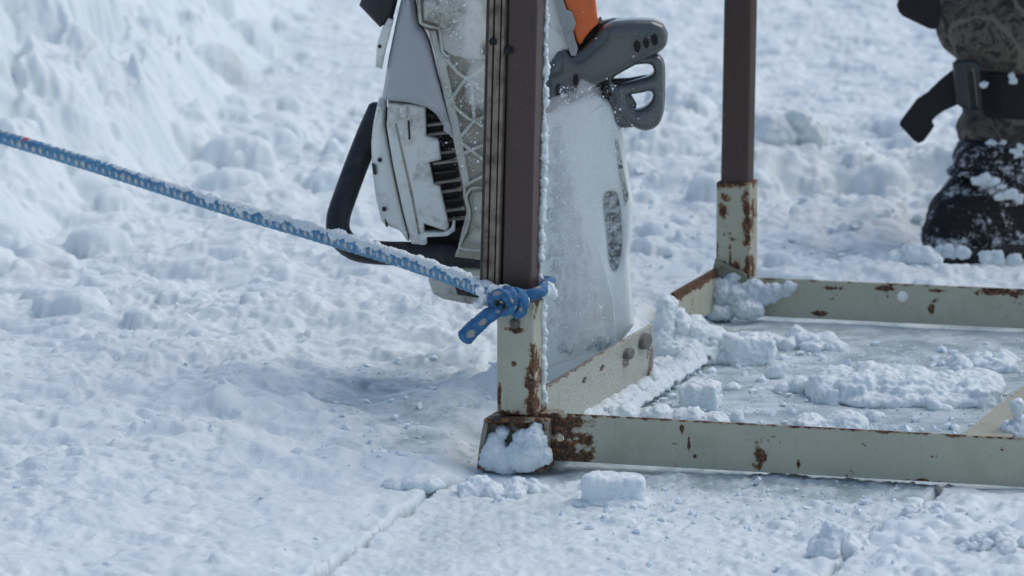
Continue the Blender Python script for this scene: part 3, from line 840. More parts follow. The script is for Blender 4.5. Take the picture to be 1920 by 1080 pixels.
# open foot of the near corner: a short tube end with thick rusty walls
M_foot = steel_material('rusty_foot', (0.26, 0.26, 0.2), [(-0.02, 0.0, 0.05, 0.05, 0.05, 0.016), (0.0, 0, 0.02, 0.03, 0.04, 0.03), (-0.02, 0, 0.0, 0.06, 0.05, 0.012), (-0.06, 0, 0.03, 0.006, 0.05, 0.03)], None, 0.56)
A = [on_plane(x, y, 1, -0.012) for (x, y) in ((895, 870), (906, 882), (1008, 884), (1024, 874), (1028, 800), (1018, 786), (918, 786), (906, 794))]
outer = catmull([(q.x, q.z) for q in A], 3)
cx = sum(q[0] for q in outer) / len(outer); cz = sum(q[1] for q in outer) / len(outer)
inner = [(cx + (a - cx) * 0.86, cz + (b - cz) * 0.84) for a, b in outer]
wn_mod(link('runner_foot', plate_mesh([outer, inner], 0.060, 0.0008, lambda a, b, c: (a, 0.018 - c, b)), M_foot, fr))
wn_mod(link('foot_plate', plate_mesh([[(cx + (a - cx) * 0.9, cz + (b - cz) * 0.9) for a, b in outer]], 0.004, 0.0008, lambda a, b, c: (a, 0.004 - c, b)), M_foot, fr))
# gussets at the far corner
me = plate_mesh([[(-0.062, 0.02), (-0.012, 0.02), (-0.012, 0.052), (-0.052, 0.070), (-0.056, 0.052)]], 0.004, 0.0006, lambda a, b, c: (a, FAR_Y - 0.004 - c, b))
wn_mod(link('gusset', me, M_foot, fr))
# diagonal flat brace
b = [on_plane(x, y, 2, 0.020) for (x, y) in ((1785, 832), (1872, 838), (2080, 690), (2080, 600))]
me = plate_mesh([[(q.x, q.y) for q in b]], 0.005, 0.0008, lambda a, b_, c: (a, b_, 0.020 + c))
wn_mod(link('diagonal_brace', me, M_near, fr))
# frost along the right edges of the near upright and socket
fb = []
for i in range(150):
    z = 0.06 + i * 0.0044
    xr = 0.0005 if z < 0.174 else -0.0045 + (z - 0.165) * math.tan(R(1.3)) + 0.0015
    r = 0.0024 * random.uniform(0.35, 1.7) * (1.15 if z < 0.42 else 0.55)
    fb.append((xr, 0.034 + random.uniform(-0.002, 0.003), z, r, r, 0.0045))
link('frost_edge', clump_mesh(fb, 0.0013, 0.0018, 90, 0.006), M_snow, sock_n)

# snow caught on the frame
def snow_on(name, label, pts, seed, mat=None, amp=0.003, voxel=0.0017):
    me = clump_mesh([(*to_world(q[:3]), *q[3:]) for q in pts], voxel, amp, seed, 0.015)
    c = Vector(to_world(pts[0][:3]))
    for v in me.vertices: v.co -= c
    o = link(name, me, mat or M_snow); o.location = c
    return tag(o, label, 'snow patch', 'snow caught on the frame')
def fp(x, y, yl, r, ry=None, rz=None):
    q = on_plane(x, y, 1, yl); return (q.x, q.y, q.z, r, ry or r, rz or r)
snow_on('snow_patch', 'ragged white snow packed into the open rusty foot of the near post',
        [fp(930, 850, -0.008, 0.014), fp(928, 830, -0.006, 0.010), fp(950, 862, -0.01, 0.014), fp(975, 855, -0.01, 0.016), fp(1000, 850, -0.012, 0.016), fp(1005, 825, -0.012, 0.013), fp(1018, 855, -0.014, 0.010), fp(985, 825, -0.008, 0.011), fp(920, 862, -0.008, 0.011), fp(990, 868, -0.014, 0.008), fp(942, 810, -0.004, 0.006), fp(1008, 806, -0.01, 0.006)], 61)
snow_on('snow_patch', 'grey half melted snow smeared over the foot of the far post and bar',
        [fp(1355, 555, FAR_Y - 0.012, 0.016), fp(1350, 540, FAR_Y - 0.01, 0.012), fp(1385, 560, FAR_Y - 0.012, 0.018, 0.014), fp(1410, 555, FAR_Y - 0.008, 0.02, 0.010), fp(1435, 552, FAR_Y - 0.006, 0.018, 0.008, 0.013), fp(1460, 546, FAR_Y - 0.004, 0.016, 0.006, 0.010), fp(1480, 538, FAR_Y - 0.004, 0.010, 0.005, 0.006), fp(1400, 580, FAR_Y - 0.02, 0.02, 0.02, 0.012), fp(1350, 585, FAR_Y - 0.02, 0.02, 0.02, 0.012), fp(1375, 525, FAR_Y - 0.004, 0.012, 0.006, 0.008)], 62, M_slush)
snow_on('snow_patch', 'small cap of snow on the rope where it rounds the near post',
        [fp(1022, 545, 0.012, 0.006), fp(1030, 540, 0.018, 0.006), fp(1035, 552, 0.02, 0.006), fp(1015, 548, 0.004, 0.0045)], 63, voxel=0.0016, amp=0.002)
so = tag(crumbs('flange_slush', [(10, in_px(1100, 1200, 720, 760), 0.001, 0.003)], 8), kind='stuff')
bpy.data.objects.remove(so)
sl = []
for i in range(300):
    y = random.uniform(0.05, 0.66); k = random.random()
    top = 0.036 if y < 0.48 else 0.022
    k *= 0.84
    sl.append((0.004 + (fe - 0.006) * k, y, 0.004 + 0.6 * top * (1 - k) ** 2 * random.uniform(0.3, 0.9), random.uniform(0.005, 0.008), random.uniform(0.02, 0.045), random.uniform(0.002, 0.004)))
snow_on('snow_slush', 'thin wet slush lying on the side bar flange behind the near post', sl, 64, M_slush, 0.0016)

# ------------------------------------------------------------------ ROPE
def rope_material(name, c1=(0.06, 0.20, 0.36), c2=(0.14, 0.35, 0.52), fc=(0.55, 0.53, 0.48)):
    s = NT(name)
    f = s.n('Attribute', attribute_name='fleck').outputs['Fac']
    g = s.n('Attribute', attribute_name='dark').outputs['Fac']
    rd = s.n('Attribute', attribute_name='red').outputs['Fac']
    n = s.noise(160, 4)
    blue = s.mix(s.range(n, 0.35, 0.7), c1, c2)
    col = s.mix(f, blue, fc)
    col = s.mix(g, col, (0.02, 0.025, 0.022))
    col = s.mix(rd, col, (0.55, 0.04, 0.07))
    return s.set(col=col, rough=0.6, nor=s.bump(s.noise(700, 3), 0.0008, 0.7))
M_rope = rope_material('blue_braided_rope')
M_knot = rope_material('clean_blue_rope', (0.018, 0.10, 0.25), (0.04, 0.19, 0.37), (0.36, 0.33, 0.27))
def rope_part(name, pts, r, parent, loc, pitch=0.030, thr=0.34, dark=None, taper=None):
    pts = resample(pts, 0.0014)
    def rf(s_, th):
        a = math.sin(2 * math.pi * s_ / pitch * 2 + 3 * th); b_ = math.sin(2 * math.pi * s_ / pitch * 2 - 3 * th)
        return 0.05 * r * max(a, b_) + 0.0005 * math.sin(s_ * 1900 + 5 * th) * math.sin(s_ * 730 + 9 * th)
    V, F, U = tube(pts, r if taper is None else taper, 30, rf)
    me = mesh_np(name, shift(V, loc), F)
    U = np.array(U)
    a = np.cos(2 * np.pi * U[:, 0] / pitch + 2 * U[:, 1]); b_ = np.cos(2 * np.pi * U[:, 0] / pitch - 2 * U[:, 1])
    fl = sstep(thr, thr + 0.25, a * b_ + 0.35 * np.sin(U[:, 0] * 97) * np.sin(U[:, 0] * 41 + U[:, 1]))
    at = me.attributes.new('fleck', 'FLOAT', 'POINT'); at.data.foreach_set('value', fl.astype(np.float32))
    if name == 'rope_line':
        rp_ = P(53, 266, 5.97)
        dr = np.array([(Vector(v) - rp_).length for v in V])
        at = me.attributes.new('red', 'FLOAT', 'POINT'); at.data.foreach_set('value', sstep(0.0085, 0.006, dr).astype(np.float32))
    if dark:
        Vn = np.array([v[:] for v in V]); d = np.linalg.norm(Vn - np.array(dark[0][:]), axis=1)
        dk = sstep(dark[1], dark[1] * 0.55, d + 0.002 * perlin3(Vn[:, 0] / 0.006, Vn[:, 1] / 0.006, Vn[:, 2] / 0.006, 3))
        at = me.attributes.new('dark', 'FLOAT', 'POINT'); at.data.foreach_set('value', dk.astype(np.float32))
    return link(name, me, M_rope if name == 'rope_line' else M_knot, parent), pts
RY = to_world((-0.02, -0.012, 0)).y     # just before the post
knot = P(944, 562, RY - 0.006)
rope = tag(empty('rope', (knot.x, knot.y, 0.0)), 'taut blue braided rope with pale flecks, snow crusted, knotted round the near post', 'rope')
RL = rope.location
main_px = [(-330, 158, 6.30), (-100, 228, 6.10), (40, 268, 5.98), (200, 318, 5.84), (420, 388, 5.62), (600, 441, 5.45), (760, 490, 5.28), (880, 532, 5.14), (925, 552, RY - 0.002), (950, 565, RY - 0.010)]
RADI = 0.0080
mr, rp = rope_part('rope_line', [P(*q) for q in main_px], RADI, rope, RL)
# loop round the post
ctr = to_world((-0.020, 0.020, 0))
loop = []
for i in range(33):
    t = i / 32 * 2 * math.pi
    k = 1 / max(abs(math.cos(t)), abs(math.sin(t))) if True else 1
    rr_ = 0.0275 * min(k, 1.22)
    q = to_world((-0.020 + rr_ * math.cos(t), 0.020 + rr_ * math.sin(t), 0.180 + 0.004 * math.sin(t + 0.6) + 0.004 * math.cos(t)))
    loop.append(q)
rope_part('rope_loop', loop, 0.0062, rope, RL, thr=0.6)
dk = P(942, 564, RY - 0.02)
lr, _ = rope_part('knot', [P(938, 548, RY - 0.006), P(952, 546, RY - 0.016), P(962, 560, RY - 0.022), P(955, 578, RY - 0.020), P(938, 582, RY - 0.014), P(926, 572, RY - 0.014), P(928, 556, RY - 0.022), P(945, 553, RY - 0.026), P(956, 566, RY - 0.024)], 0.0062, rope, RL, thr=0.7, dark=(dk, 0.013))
rope_part('knot', [P(950, 552, RY - 0.012), P(972, 550, RY - 0.016), P(981, 565, RY - 0.018), P(978, 582, RY - 0.014), P(968, 588, RY - 0.006)], 0.0058, rope, RL, thr=0.7)
rope_part('rope_tail', [P(962, 572, RY - 0.012), P(935, 580, RY - 0.014), P(908, 598, RY - 0.016), P(885, 619, RY - 0.017), P(871, 633, RY - 0.017)], 0.0088, rope, RL, pitch=0.036, thr=0.5, taper=lambda t: 0.0068 + 0.0020 * t)
# frost crusted along the top of the rope
fb = []
for i, q in enumerate(rp):
    f = i / len(rp)
    if f < 0.30: continue
    g = float(sstep(0.30, 0.62, np.array(f)))
    wob = 0.5 + 0.5 * math.sin(i * 0.21) * math.sin(i * 0.083 + 1)
    r = (0.0014 + 0.0040 * g * (0.25 + 0.75 * wob)) * random.uniform(0.7, 1.3)
    d = 0.0066
    fb.append((q.x, q.y - 0.001 - 0.0015 * g, q.z + d - 0.001, r * 1.2, r * 1.3, r))
    if random.random() < 0.75 * g:
        fb.append((q.x + 0.001, q.y - 0.0055, q.z + d - random.uniform(0.001, 0.009), r * 0.9, r * 0.8, r * 0.9))
for (x, y) in ((940, 544), (952, 542), (964, 546), (974, 552), (984, 562), (930, 545), (900, 545), (906, 560), (897, 572)):
    q = P(x, y, RY - 0.014); fb.append((q.x, q.y, q.z, 0.0050, 0.004, 0.0042))
me = clump_mesh(fb, 0.0013, 0.0018, 77, 0.006)
for v in me.vertices: v.co -= RL
link('frost_crust', me, M_snow, rope)

def puff(o, loops, Yf, bulge, D, voxel=0.0011, origin=None):
    """re-mesh a solid finely and swell its front so that it is rounded from edge to middle"""
    o.modifiers.clear()
    md = o.modifiers.new('r', 'REMESH'); md.mode = 'VOXEL'; md.voxel_size = voxel
    sm_ = o.modifiers.new('s', 'SMOOTH'); sm_.iterations = 8; sm_.factor = 0.5
    dg = bpy.context.evaluated_depsgraph_get()
    m2 = bpy.data.meshes.new_from_object(o.evaluated_get(dg))
    o.modifiers.clear()
    mat = o.data.materials[0]
    n = len(m2.vertices)
    v = np.empty(n * 3); m2.vertices.foreach_get('co', v); v = v.reshape(-1, 3)
    nr = np.empty(n * 3); m2.vertices.foreach_get('normal', nr); nr = nr.reshape(-1, 3)
    org = np.array(origin[:])
    d = None
    for i, lp in enumerate(loops):
        q = np.array([(P(x, y, Yf).x, P(x, y, Yf).z) for (x, y) in lp])
        sd_ = poly_sd(v[:, 0] + org[0], v[:, 2] + org[2], q) * (1 if i == 0 else -1)
        d = sd_ if d is None else np.minimum(d, sd_)
    t = np.clip(d / D, 0, 1)
    lift = bulge * np.sqrt(np.clip(1 - (1 - t) ** 2, 0, 1)) * sstep(0.05, 0.6, -nr[:, 1])
    v[:, 1] -= lift
    m2.vertices.foreach_set('co', v.ravel()); m2.update()
    o.data = m2
    sm_ = o.modifiers.new('s', 'SMOOTH'); sm_.iterations = 16; sm_.factor = 0.5
    dg = bpy.context.evaluated_depsgraph_get()
    m2 = bpy.data.meshes.new_from_object(o.evaluated_get(dg))
    o.modifiers.clear(); o.data = m2
    m2.shade_smooth()
    m2.materials.clear(); m2.materials.append(mat)
    return o

# ------------------------------------------------------------------ CHAINSAW
SY = 5.50
base = G(960, 640); SL = Vector((0.02, SY + 0.03, 0.0))
saw = tag(empty('chainsaw', SL), 'dirty white and orange chainsaw with black tube handle held upright behind the near post', 'chainsaw')
def sawplate(name, loops, Yf, thick, bevel, mat, parent=saw, sm=1, res=4, tilt=0.0, swell=None):
    """solid part whose front outline follows the given photo points at distance Yf"""
    lp = [[(P(x, y, Yf).x, P(x, y, Yf).z) for (x, y) in catmull(l, sm)] for l in loops]
    x0 = sum(p[0] for p in lp[0]) / len(lp[0])
    me = plate_mesh(lp, thick, bevel, lambda a, b, c: (a - SL.x, Yf + thick / 2 - c - SL.y + (a - x0) * tilt, b - SL.z), res)
    o = wn_mod(link(name, me, mat, parent))
    if swell: puff(o, [catmull(l, sm) for l in loops], Yf, swell[0], swell[1], origin=SL)
    return o
def sawtube(name, pts, r, mat, parent=saw, seg=22, step=0.006, cap=True):
    V, F, U = tube(resample([P(*q) for q in pts], step), r, seg, capround=cap)
    me = mesh_np(name, shift(V, SL), F)
    return link(name, me, mat, parent)
# lower housing: two shells with a seam, dark cooling fins showing at the right
hs = sawplate('starter_housing', [[(707, 197), (699, 235), (695, 272), (697, 320), (704, 375), (714, 418), (722, 425), (744, 432), (752, 437), (762, 452), (769, 456), (752, 390), (735, 310), (722, 238), (724, 194)]], SY, 0.085, 0.011, M_plw, sm=1, res=6, tilt=-0.25, swell=(0.006, 0.03))
sawplate('side_shell', [[(727, 193), (760, 194), (798, 200), (799, 255), (822, 262), (827, 300), (805, 305), (813, 345), (825, 350), (834, 390), (842, 424), (836, 434), (795, 420), (796, 440), (801, 456), (796, 461), (771, 458), (754, 390), (737, 310), (725, 238)]], SY - 0.003, 0.06, 0.0035, M_plw, hs, res=4)
sawplate('raised_panel', [[(748, 196), (762, 196), (764, 222), (752, 224)]], SY - 0.010, 0.02, 0.003, M_plw, hs)
sawplate('bottom_lip', [[(785, 440), (795, 436), (832, 436), (846, 428), (850, 412), (854, 414), (853, 434), (838, 443), (800, 445), (800, 458), (788, 460)]], SY - 0.006, 0.03, 0.0015, M_plw, hs)
for (x, y, w_, h_) in ((701, 318, 4, 10), (724, 418, 3, 8)):
    sawplate('vent_slot', [[(x - w_, y - h_), (x + w_ * 0.4, y - h_ * 0.8), (x + w_, y + h_), (x - w_ * 0.3, y + h_ * 0.9)]], SY - 0.002, 0.012, 0.0004, M_drk, hs)
core_b = sawplate('engine_block', [[(770, 190), (840, 200), (880, 430), (860, 470), (780, 450), (765, 330)]], SY + 0.022, 0.07, 0.004, M_drk)
for i in range(13):
    y = 215 + i * 18
    x0 = 798 + i * 2.6
    sawplate('cooling_fin', [[(x0, y), (x0 + 46, y - 6), (x0 + 47, y - 1), (x0 + 1, y + 5)]], SY + 0.010, 0.03, 0.0006, M_pld if i % 3 else M_drk, core_b)
for (x, y) in ((712, 300), (720, 392)):
    sawtube('screw', [(x, y, SY - 0.0075), (x, y, SY + 0.004)], 0.0026, M_drk, hs, 10, 0.004)
sawplate('shell_groove', [[(740, 232), (744, 231), (776, 372), (788, 440), (784, 440), (771, 372)]], SY - 0.0036, 0.004, 0.0003, M_pld, hs)
sawplate('shell_groove', [[(764, 226), (768, 226), (770, 262), (766, 262)]], SY - 0.0036, 0.004, 0.0003, M_drk, hs)
# smooth upper shroud
sawplate('shroud', [[(758, -60), (752, 0), (741, 48), (728, 110), (719, 165), (715, 188), (735, 193), (770, 196), (800, 203), (818, 216), (832, 238), (848, 262), (852, 256), (838, 205), (822, 145), (806, 80), (795, 56), (786, 46), (778, 0), (774, -60)]], SY - 0.014, 0.085, 0.012, M_plg, sm=1, res=7, tilt=-0.2, swell=(0.012, 0.045))
# ribbed plate
rb = sawplate('ribbed_plate', [[(776, -60), (784, 42), (804, 60), (818, 110), (834, 180), (852, 262), (868, 345), (876, 398), (870, 440), (853, 482), (905, 488), (1000, 490), (1000, -60)]], SY - 0.012, 0.03, 0.0015, M_pld)
def saw_rib(pts, wd=0.0021, Yf=SY - 0.0155, mat=M_plc):
    V, F, U = tube(resample([P(x, y, Yf) for (x, y) in pts], 0.006), wd, 8, capround=True)
    V = [Vector((v.x, Yf + (v.y - Yf) * 2.0, v.z)) for v in V]
    link('rib', mesh_np('rib', shift(V, SL), F), mat, rb)
sawplate('upper_panel', [[(790, -60), (794, 38), (816, 46), (823, 54), (829, 92), (842, 103), (880, 112), (930, 112), (930, -60)]], SY - 0.018, 0.012, 0.003, M_plc, rb)
saw_rib([(783, -60), (787, 30), (793, 46), (818, 52), (824, 58), (830, 98), (842, 106)], 0.0016, SY - 0.019)
sawplate('plate_border', [[(806, 58), (818, 56), (828, 98), (846, 112), (838, 128), (850, 180), (866, 260), (880, 340), (873, 352), (872, 368), (880, 395), (868, 440), (860, 476), (853, 480), (870, 438), (876, 400), (868, 345), (850, 262), (832, 180)]], SY - 0.0165, 0.012, 0.002, M_plc, rb)
for r_ in ([(834, 108), (874, 146), (915, 116)], [(874, 146), (846, 186)], [(874, 146), (915, 178)], [(848, 196), (888, 226), (925, 205)], [(884, 150), (889, 226)], [(889, 226), (858, 262)], [(858, 262), (920, 310)], [(915, 325), (872, 348)], [(889, 226), (925, 250)], [(866, 288), (915, 268)]):
    saw_rib(r_)
saw_rib([(925, 352), (890, 352), (880, 357), (874, 372), (881, 398), (873, 436), (862, 458), (868, 467), (925, 470)], 0.0014, SY - 0.019)
saw_rib([(925, 360), (893, 360), (885, 366), (883, 376), (888, 400), (881, 436), (873, 456), (925, 460)], 0.0011, SY - 0.0185, M_pld)
sawplate('lower_pocket', [[(930, 350), (886, 354), (878, 372), (884, 398), (876, 440), (864, 462), (872, 470), (930, 472)]], SY - 0.014, 0.012, 0.001, M_plc, rb)
# lower nose
ln = sawplate('nose_cover', [[(803, 528), (812, 552), (830, 562), (870, 570), (920, 577), (950, 577), (950, 505), (806, 500)]], SY + 0.004, 0.06, 0.006, M_plc)
sawplate('nose_inset', [[(852, 535), (858, 553), (905, 560), (905, 528), (870, 518)]], SY + 0.001, 0.02, 0.0015, M_drk, ln)
# black tube handle
sawtube('front_handle', [(712, 205, SY + 0.06), (694, 245, SY + 0.055), (672, 300, SY + 0.045), (648, 365, SY + 0.03), (634, 410, SY + 0.02), (638, 442, SY + 0.012), (664, 466, SY + 0.008), (710, 474, SY + 0.006), (780, 476, SY + 0.006), (850, 478, SY + 0.006), (930, 480, SY + 0.006)], 0.0135, M_blk)
hk = sawplate('upper_grip', [[(673, 12), (688, -30), (752, -30), (744, 8), (736, 38), (712, 53)]], SY - 0.005, 0.045, 0.010, M_blk, res=6)
br = sawplate('grip_bracket', [[(728, 34), (738, 38), (724, 92), (716, 130), (704, 126), (706, 86), (716, 56)]], SY - 0.008, 0.03, 0.003, M_plw)
sawtube('screw', [(712, 87, SY - 0.0085), (712, 87, SY - 0.004)], 0.0022, M_drk, br, 10, 0.004)
# right side: white side cover, orange cover, silver bracket
sawplate('side_cover', [[(985, -60), (1062, -60), (1066, 0), (1074, 88), (1060, 108), (1000, 140), (985, 140)]], SY - 0.004, 0.05, 0.005, M_plw)
sawplate('orange_cover', [[(1044, -60), (1110, -60), (1119, 20), (1122, 44), (1104, 62), (1087, 86), (1080, 78), (1064, 30), (1052, -10)]], SY - 0.006, 0.045, 0.004, M_ora)
sawplate('bracket', [[(1032, -30), (1044, -32), (1062, 18), (1072, 22), (1080, 44), (1074, 62), (1084, 90), (1080, 106), (1070, 104), (1052, 48)]], SY - 0.012, 0.012, 0.0012, M_alu)
sawplate('engine_cover', [[(1080, 80), (1128, 40), (1134, 55), (1150, 70), (1150, 225), (1000, 225), (1000, 120)]], SY + 0.014, 0.06, 0.004, M_drk)
# rear handle
rhd = sawplate('rear_handle', [[(1030, 118), (1044, 96), (1062, 90), (1074, 102), (1090, 92), (1112, 72), (1132, 48), (1150, 40), (1190, 37), (1225, 38), (1244, 46), (1253, 62), (1252, 82), (1244, 94), (1226, 106), (1190, 124), (1150, 146), (1112, 166), (1070, 190), (1030, 214), (1000, 214), (1000, 130)]], SY - 0.006, 0.036, 0.006, M_gry, sm=1, res=6, swell=(0.007, 0.022))
sawplate('handle_top', [[(1124, 44), (1150, 38), (1200, 37), (1232, 40), (1222, 54), (1190, 58), (1150, 62), (1120, 84), (1108, 82)]], SY + 0.004, 0.03, 0.006, M_blk, res=6)
for (x, y, rx, ry) in ((1195, 88, 6, 11), (1212, 82, 5, 9), (1228, 75, 6, 11), (1047, 171, 5, 11), (1080, 152, 5, 12)):
    sawplate('recess_hole', [circle(x, y, rx, 16, ry)], SY - 0.0215, 0.012, 0.0004, M_hole, rhd)
sawplate('trigger_guard', [
    catmull([(1150, 118), (1190, 106), (1225, 100), (1240, 106), (1247, 122), (1248, 160), (1246, 205), (1236, 234), (1216, 246), (1194, 243), (1172, 226), (1158, 205), (1150, 180), (1142, 172), (1138, 140)], 3),
    catmull([(1152, 146), (1180, 126), (1215, 121), (1224, 128), (1222, 140), (1190, 150), (1152, 158)], 3),
    catmull([(1178, 180), (1200, 176), (1221, 172), (1222, 186), (1212, 198), (1194, 205), (1182, 196)], 3)], SY - 0.002, 0.022, 0.004, M_gry, sm=1, res=5, swell=(0.007, 0.009))
sawplate('throttle_trigger', [[(1130, 150), (1180, 148), (1225, 140), (1226, 160), (1190, 172), (1150, 184), (1130, 188)]], SY + 0.006, 0.016, 0.003, M_blk)
sawplate('rear_mount', [[(1140, 178), (1182, 174), (1194, 196), (1188, 240), (1166, 242), (1150, 232)]], SY + 0.002, 0.034, 0.006, M_gry, res=4)
# white splash guard down to the ice
gd = sawplate('splash_guard', [
    [(985, 214), (1040, 200), (1090, 181), (1118, 178), (1138, 184), (1152, 200), (1161, 224), (1168, 262), (1178, 318), (1189, 385), (1186, 440), (1180, 480), (1184, 540), (1190, 612), (1150, 660), (985, 700)],
    catmull([(1132, 372), (1146, 360), (1158, 368), (1164, 410), (1166, 460), (1160, 498), (1150, 510), (1143, 490), (1138, 440)], 3)], SY + 0.004, 0.05, 0.006, M_gua, res=6, tilt=0.12, swell=(0.005, 0.03))
s = NT('broken_ice')
v_ = s.n('TexVoronoi'); v_.inputs['Scale'].default_value = 150; s.put(v_.inputs['Vector'], s.obj())
M_ice = s.set(col=s.mix(s.range(s.noise(140, 4, 0.6), 0.38, 0.62), (0.19, 0.20, 0.19), (0.68, 0.72, 0.72)), rough=0.15, nor=s.bump(v_.outputs['Distance'], 0.006, 0.9))
sawplate('ice_filled_opening', [[(1125, 350), (1170, 350), (1175, 520), (1135, 520)]], SY + 0.012, 0.02, 0.002, M_ice, gd)
sawplate('raised_edge', [[(1084, 226), (1128, 198), (1132, 201), (1088, 231)]], SY - 0.003, 0.006, 0.0012, M_gua, gd)
# scuffed bevel strip along the right edge with worn-off marking
s = NT('scuffed_edge')
M_scf = s.set(col=s.mix(s.range(s.noise(120, 5, 0.7, dist=1.0), 0.48, 0.6), (0.58, 0.60, 0.55), (0.13, 0.13, 0.11)), rough=0.4)
sawplate('scuffed_strip', [[(1152, 262), (1160, 264), (1180, 372), (1172, 388), (1162, 330)]], SY + 0.0005, 0.008, 0.001, M_scf, gd)
sawplate('guide_bar', [[(1085, 400), (1098, 396), (1128, 480), (1150, 560), (1160, 700), (1010, 740), (1010, 400)]], SY - 0.002, 0.008, 0.001, M_slush if False else M_gua, saw)
# wet slush clinging to guard
sb = []
for i in range(420):
    y = 640 - 400 * random.random() ** 1.3; x = random.uniform(1010, 1040 + 100 * (y - 230) / 420)
    q = P(x, y, SY - 0.0045); r = random.uniform(0.003, 0.007)
    sb.append((q.x, q.y, q.z, r, 0.0032, r * random.uniform(1.0, 2.6)))
me = clump_mesh(sb, 0.0018, 0.0020, 88, 0.006)
for v in me.vertices: v.co -= SL
s = NT('wet_slush')
pos = s.obj()
M_wsl = s.set(col=s.mix(s.range(s.noise(70, 6, 0.7, s.vmath('MULTIPLY', pos, (1.6, 1.6, 0.7))), 0.40, 0.60), (0.56, 0.60, 0.60), (0.88, 0.91, 0.91)), rough=0.2, sss=0.2, nor=s.bump(s.noise(380, 5, 0.65), 0.004, 0.8))
s.b.inputs['Subsurface Scale'].default_value = 0.004
link('slush_coat', me, M_wsl, saw)

# flying snow spray
def flakes(name, n, pick, rmin, rmax, mat):
    t = bmesh.new(); bmesh.ops.create_icosphere(t, subdivisions=1, radius=1)
    tv = np.array([v.co[:] for v in t.verts]); tf = np.array([[v.index for v in f.verts] for f in t.faces]); t.free()
    V = np.empty((n, len(tv), 3)); F = np.empty((n, len(tf), 3), int)
    for i in range(n):
        c = pick(); r = rmin * (1 - random.random()) ** (-1 / 1.9); r = min(r, rmax)
        V[i] = tv * np.array([r * random.uniform(0.6, 1.2), r * random.uniform(0.6, 1.2), r * random.uniform(0.7, 1.6)]) + np.array(c[:])
        F[i] = tf + i * len(tv)
    return tag(link(name, mesh_np(name, V.reshape(-1, 3), F.reshape(-1, 3)), mat), kind='stuff')
def spray():
    k = random.random()
    if k < 0.72:
        t = random.random() ** 0.8
        y = 640 - t * 480
        x = 1040 + abs(random.gauss(0, 44 + 20 * t)) + 6 * t
        return P(x, y, SY - 0.02 - random.random() * 0.10)
    if k < 0.93:
        t = random.random(); return P(860 + random.gauss(0, 26) + 25 * t, -20 + t * 330, SY - 0.03 - random.random() * 0.05)
    return P(random.uniform(800, 1260), random.uniform(0, 640), SY - 0.03 - random.random() * 0.1)
flakes('snow_spray', 7500, spray, 0.00015, 0.0012, M_fly)
mb = []
for (x, y, rx, ry) in ((1072, 600, 60, 60), (1075, 520, 52, 100), (1066, 420, 42, 110), (1058, 320, 38, 110), (1062, 235, 46, 60), (1095, 190, 30, 40), (888, 60, 20, 70), (896, 150, 16, 60)):
    q = P(x, y, SY - 0.05); mb.append((q.x, q.y, q.z, rx * K, 0.022, ry * K))
s = NT('snow_mist')
s.t.nodes.remove(s.b)
pv = s.n('VolumePrincipled')
pv.inputs['Color'].default_value = (0.95, 0.96, 0.97, 1)
pv.inputs['Density'].default_value = 18.0
pv.inputs['Anisotropy'].default_value = 0.2
s.t.links.new(pv.outputs[0], s.t.nodes['Material Output'].inputs['Volume'])
tag(link('snow_mist', clump_mesh(mb, 0.005, 0.007, 71, 0.035), s.m), kind='stuff')

# ------------------------------------------------------------------ PERSON: one leg and boot by the right edge (the other leg stands outside the frame)
LC = Vector((0.690, 6.56, 0.0))
per = tag(empty('person', LC), 'person in dark camouflage trousers and black rubber boots, standing behind the far bar', 'person')
def loft(name, rings, seg, mat, parent, amp=0.0, sc=0.03, seed=0, cap=True):
    """rings: (cx, cy, z, a, b, angle) ellipses from bottom to top, relative to the person's base"""
    V, F = [], []
    zs = [r[2] for r in rings]
    fine = []
    for i in range(len(rings) - 1):
        n = max(1, int((zs[i + 1] - zs[i]) / 0.006))
        p = [np.array(rings[min(max(i + k, 0), len(rings) - 1)]) for k in (-1, 0, 1, 2)]
        for j in range(n):
            t = j / n
            q = 0.5 * ((2 * p[1]) + (p[2] - p[0]) * t + (2 * p[0] - 5 * p[1] + 4 * p[2] - p[3]) * t * t + (3 * p[1] - p[0] - 3 * p[2] + p[3]) * t ** 3)
            q[2] = p[1][2] + (p[2][2] - p[1][2]) * t
            fine.append(q)
    fine.append(np.array(rings[-1]))
    for (cx, cy, z, a, b, an) in fine:
        for k in range(seg):
            th = 2 * math.pi * k / seg
            u, v = a * math.cos(th), b * math.sin(th)
            V.append((cx + u * math.cos(an) - v * math.sin(an), cy + u * math.sin(an) + v * math.cos(an), z))
    V = np.array(V)
    if amp:
        c = np.repeat(np.array([[f[0], f[1], f[2]] for f in fine]), seg, 0)
        d = V - c; L = np.linalg.norm(d, axis=1, keepdims=True) + 1e-9
        nz = perlin3(V[:, 0] / sc, V[:, 1] / sc, V[:, 2] / (sc * 0.7), seed) + 0.5 * perlin3(V[:, 0] / sc * 2, V[:, 1] / sc * 2, V[:, 2] / sc * 1.6, seed + 1)
        V = V + d / L * (nz * amp)[:, None]
    n = len(fine)
    for i in range(n - 1):
        for k in range(seg):
            k2 = (k + 1) % seg
            F.append((i * seg + k, i * seg + k2, (i + 1) * seg + k2, (i + 1) * seg + k))
    if cap:
        F.append(tuple(range(seg))[::-1]); F.append(tuple(range((n - 1) * seg, n * seg)))
    me = mesh_np(name, V, F); finish(me, 55)
    return link(name, me, mat, parent)
BD = Vector((-0.75, -0.66)); BD.normalize(); AN = math.atan2(BD.y, BD.x)
def bring(z, a, b, heel=-0.085):
    c = BD * (heel + a); return (c.x, c.y, z, a, b, AN)
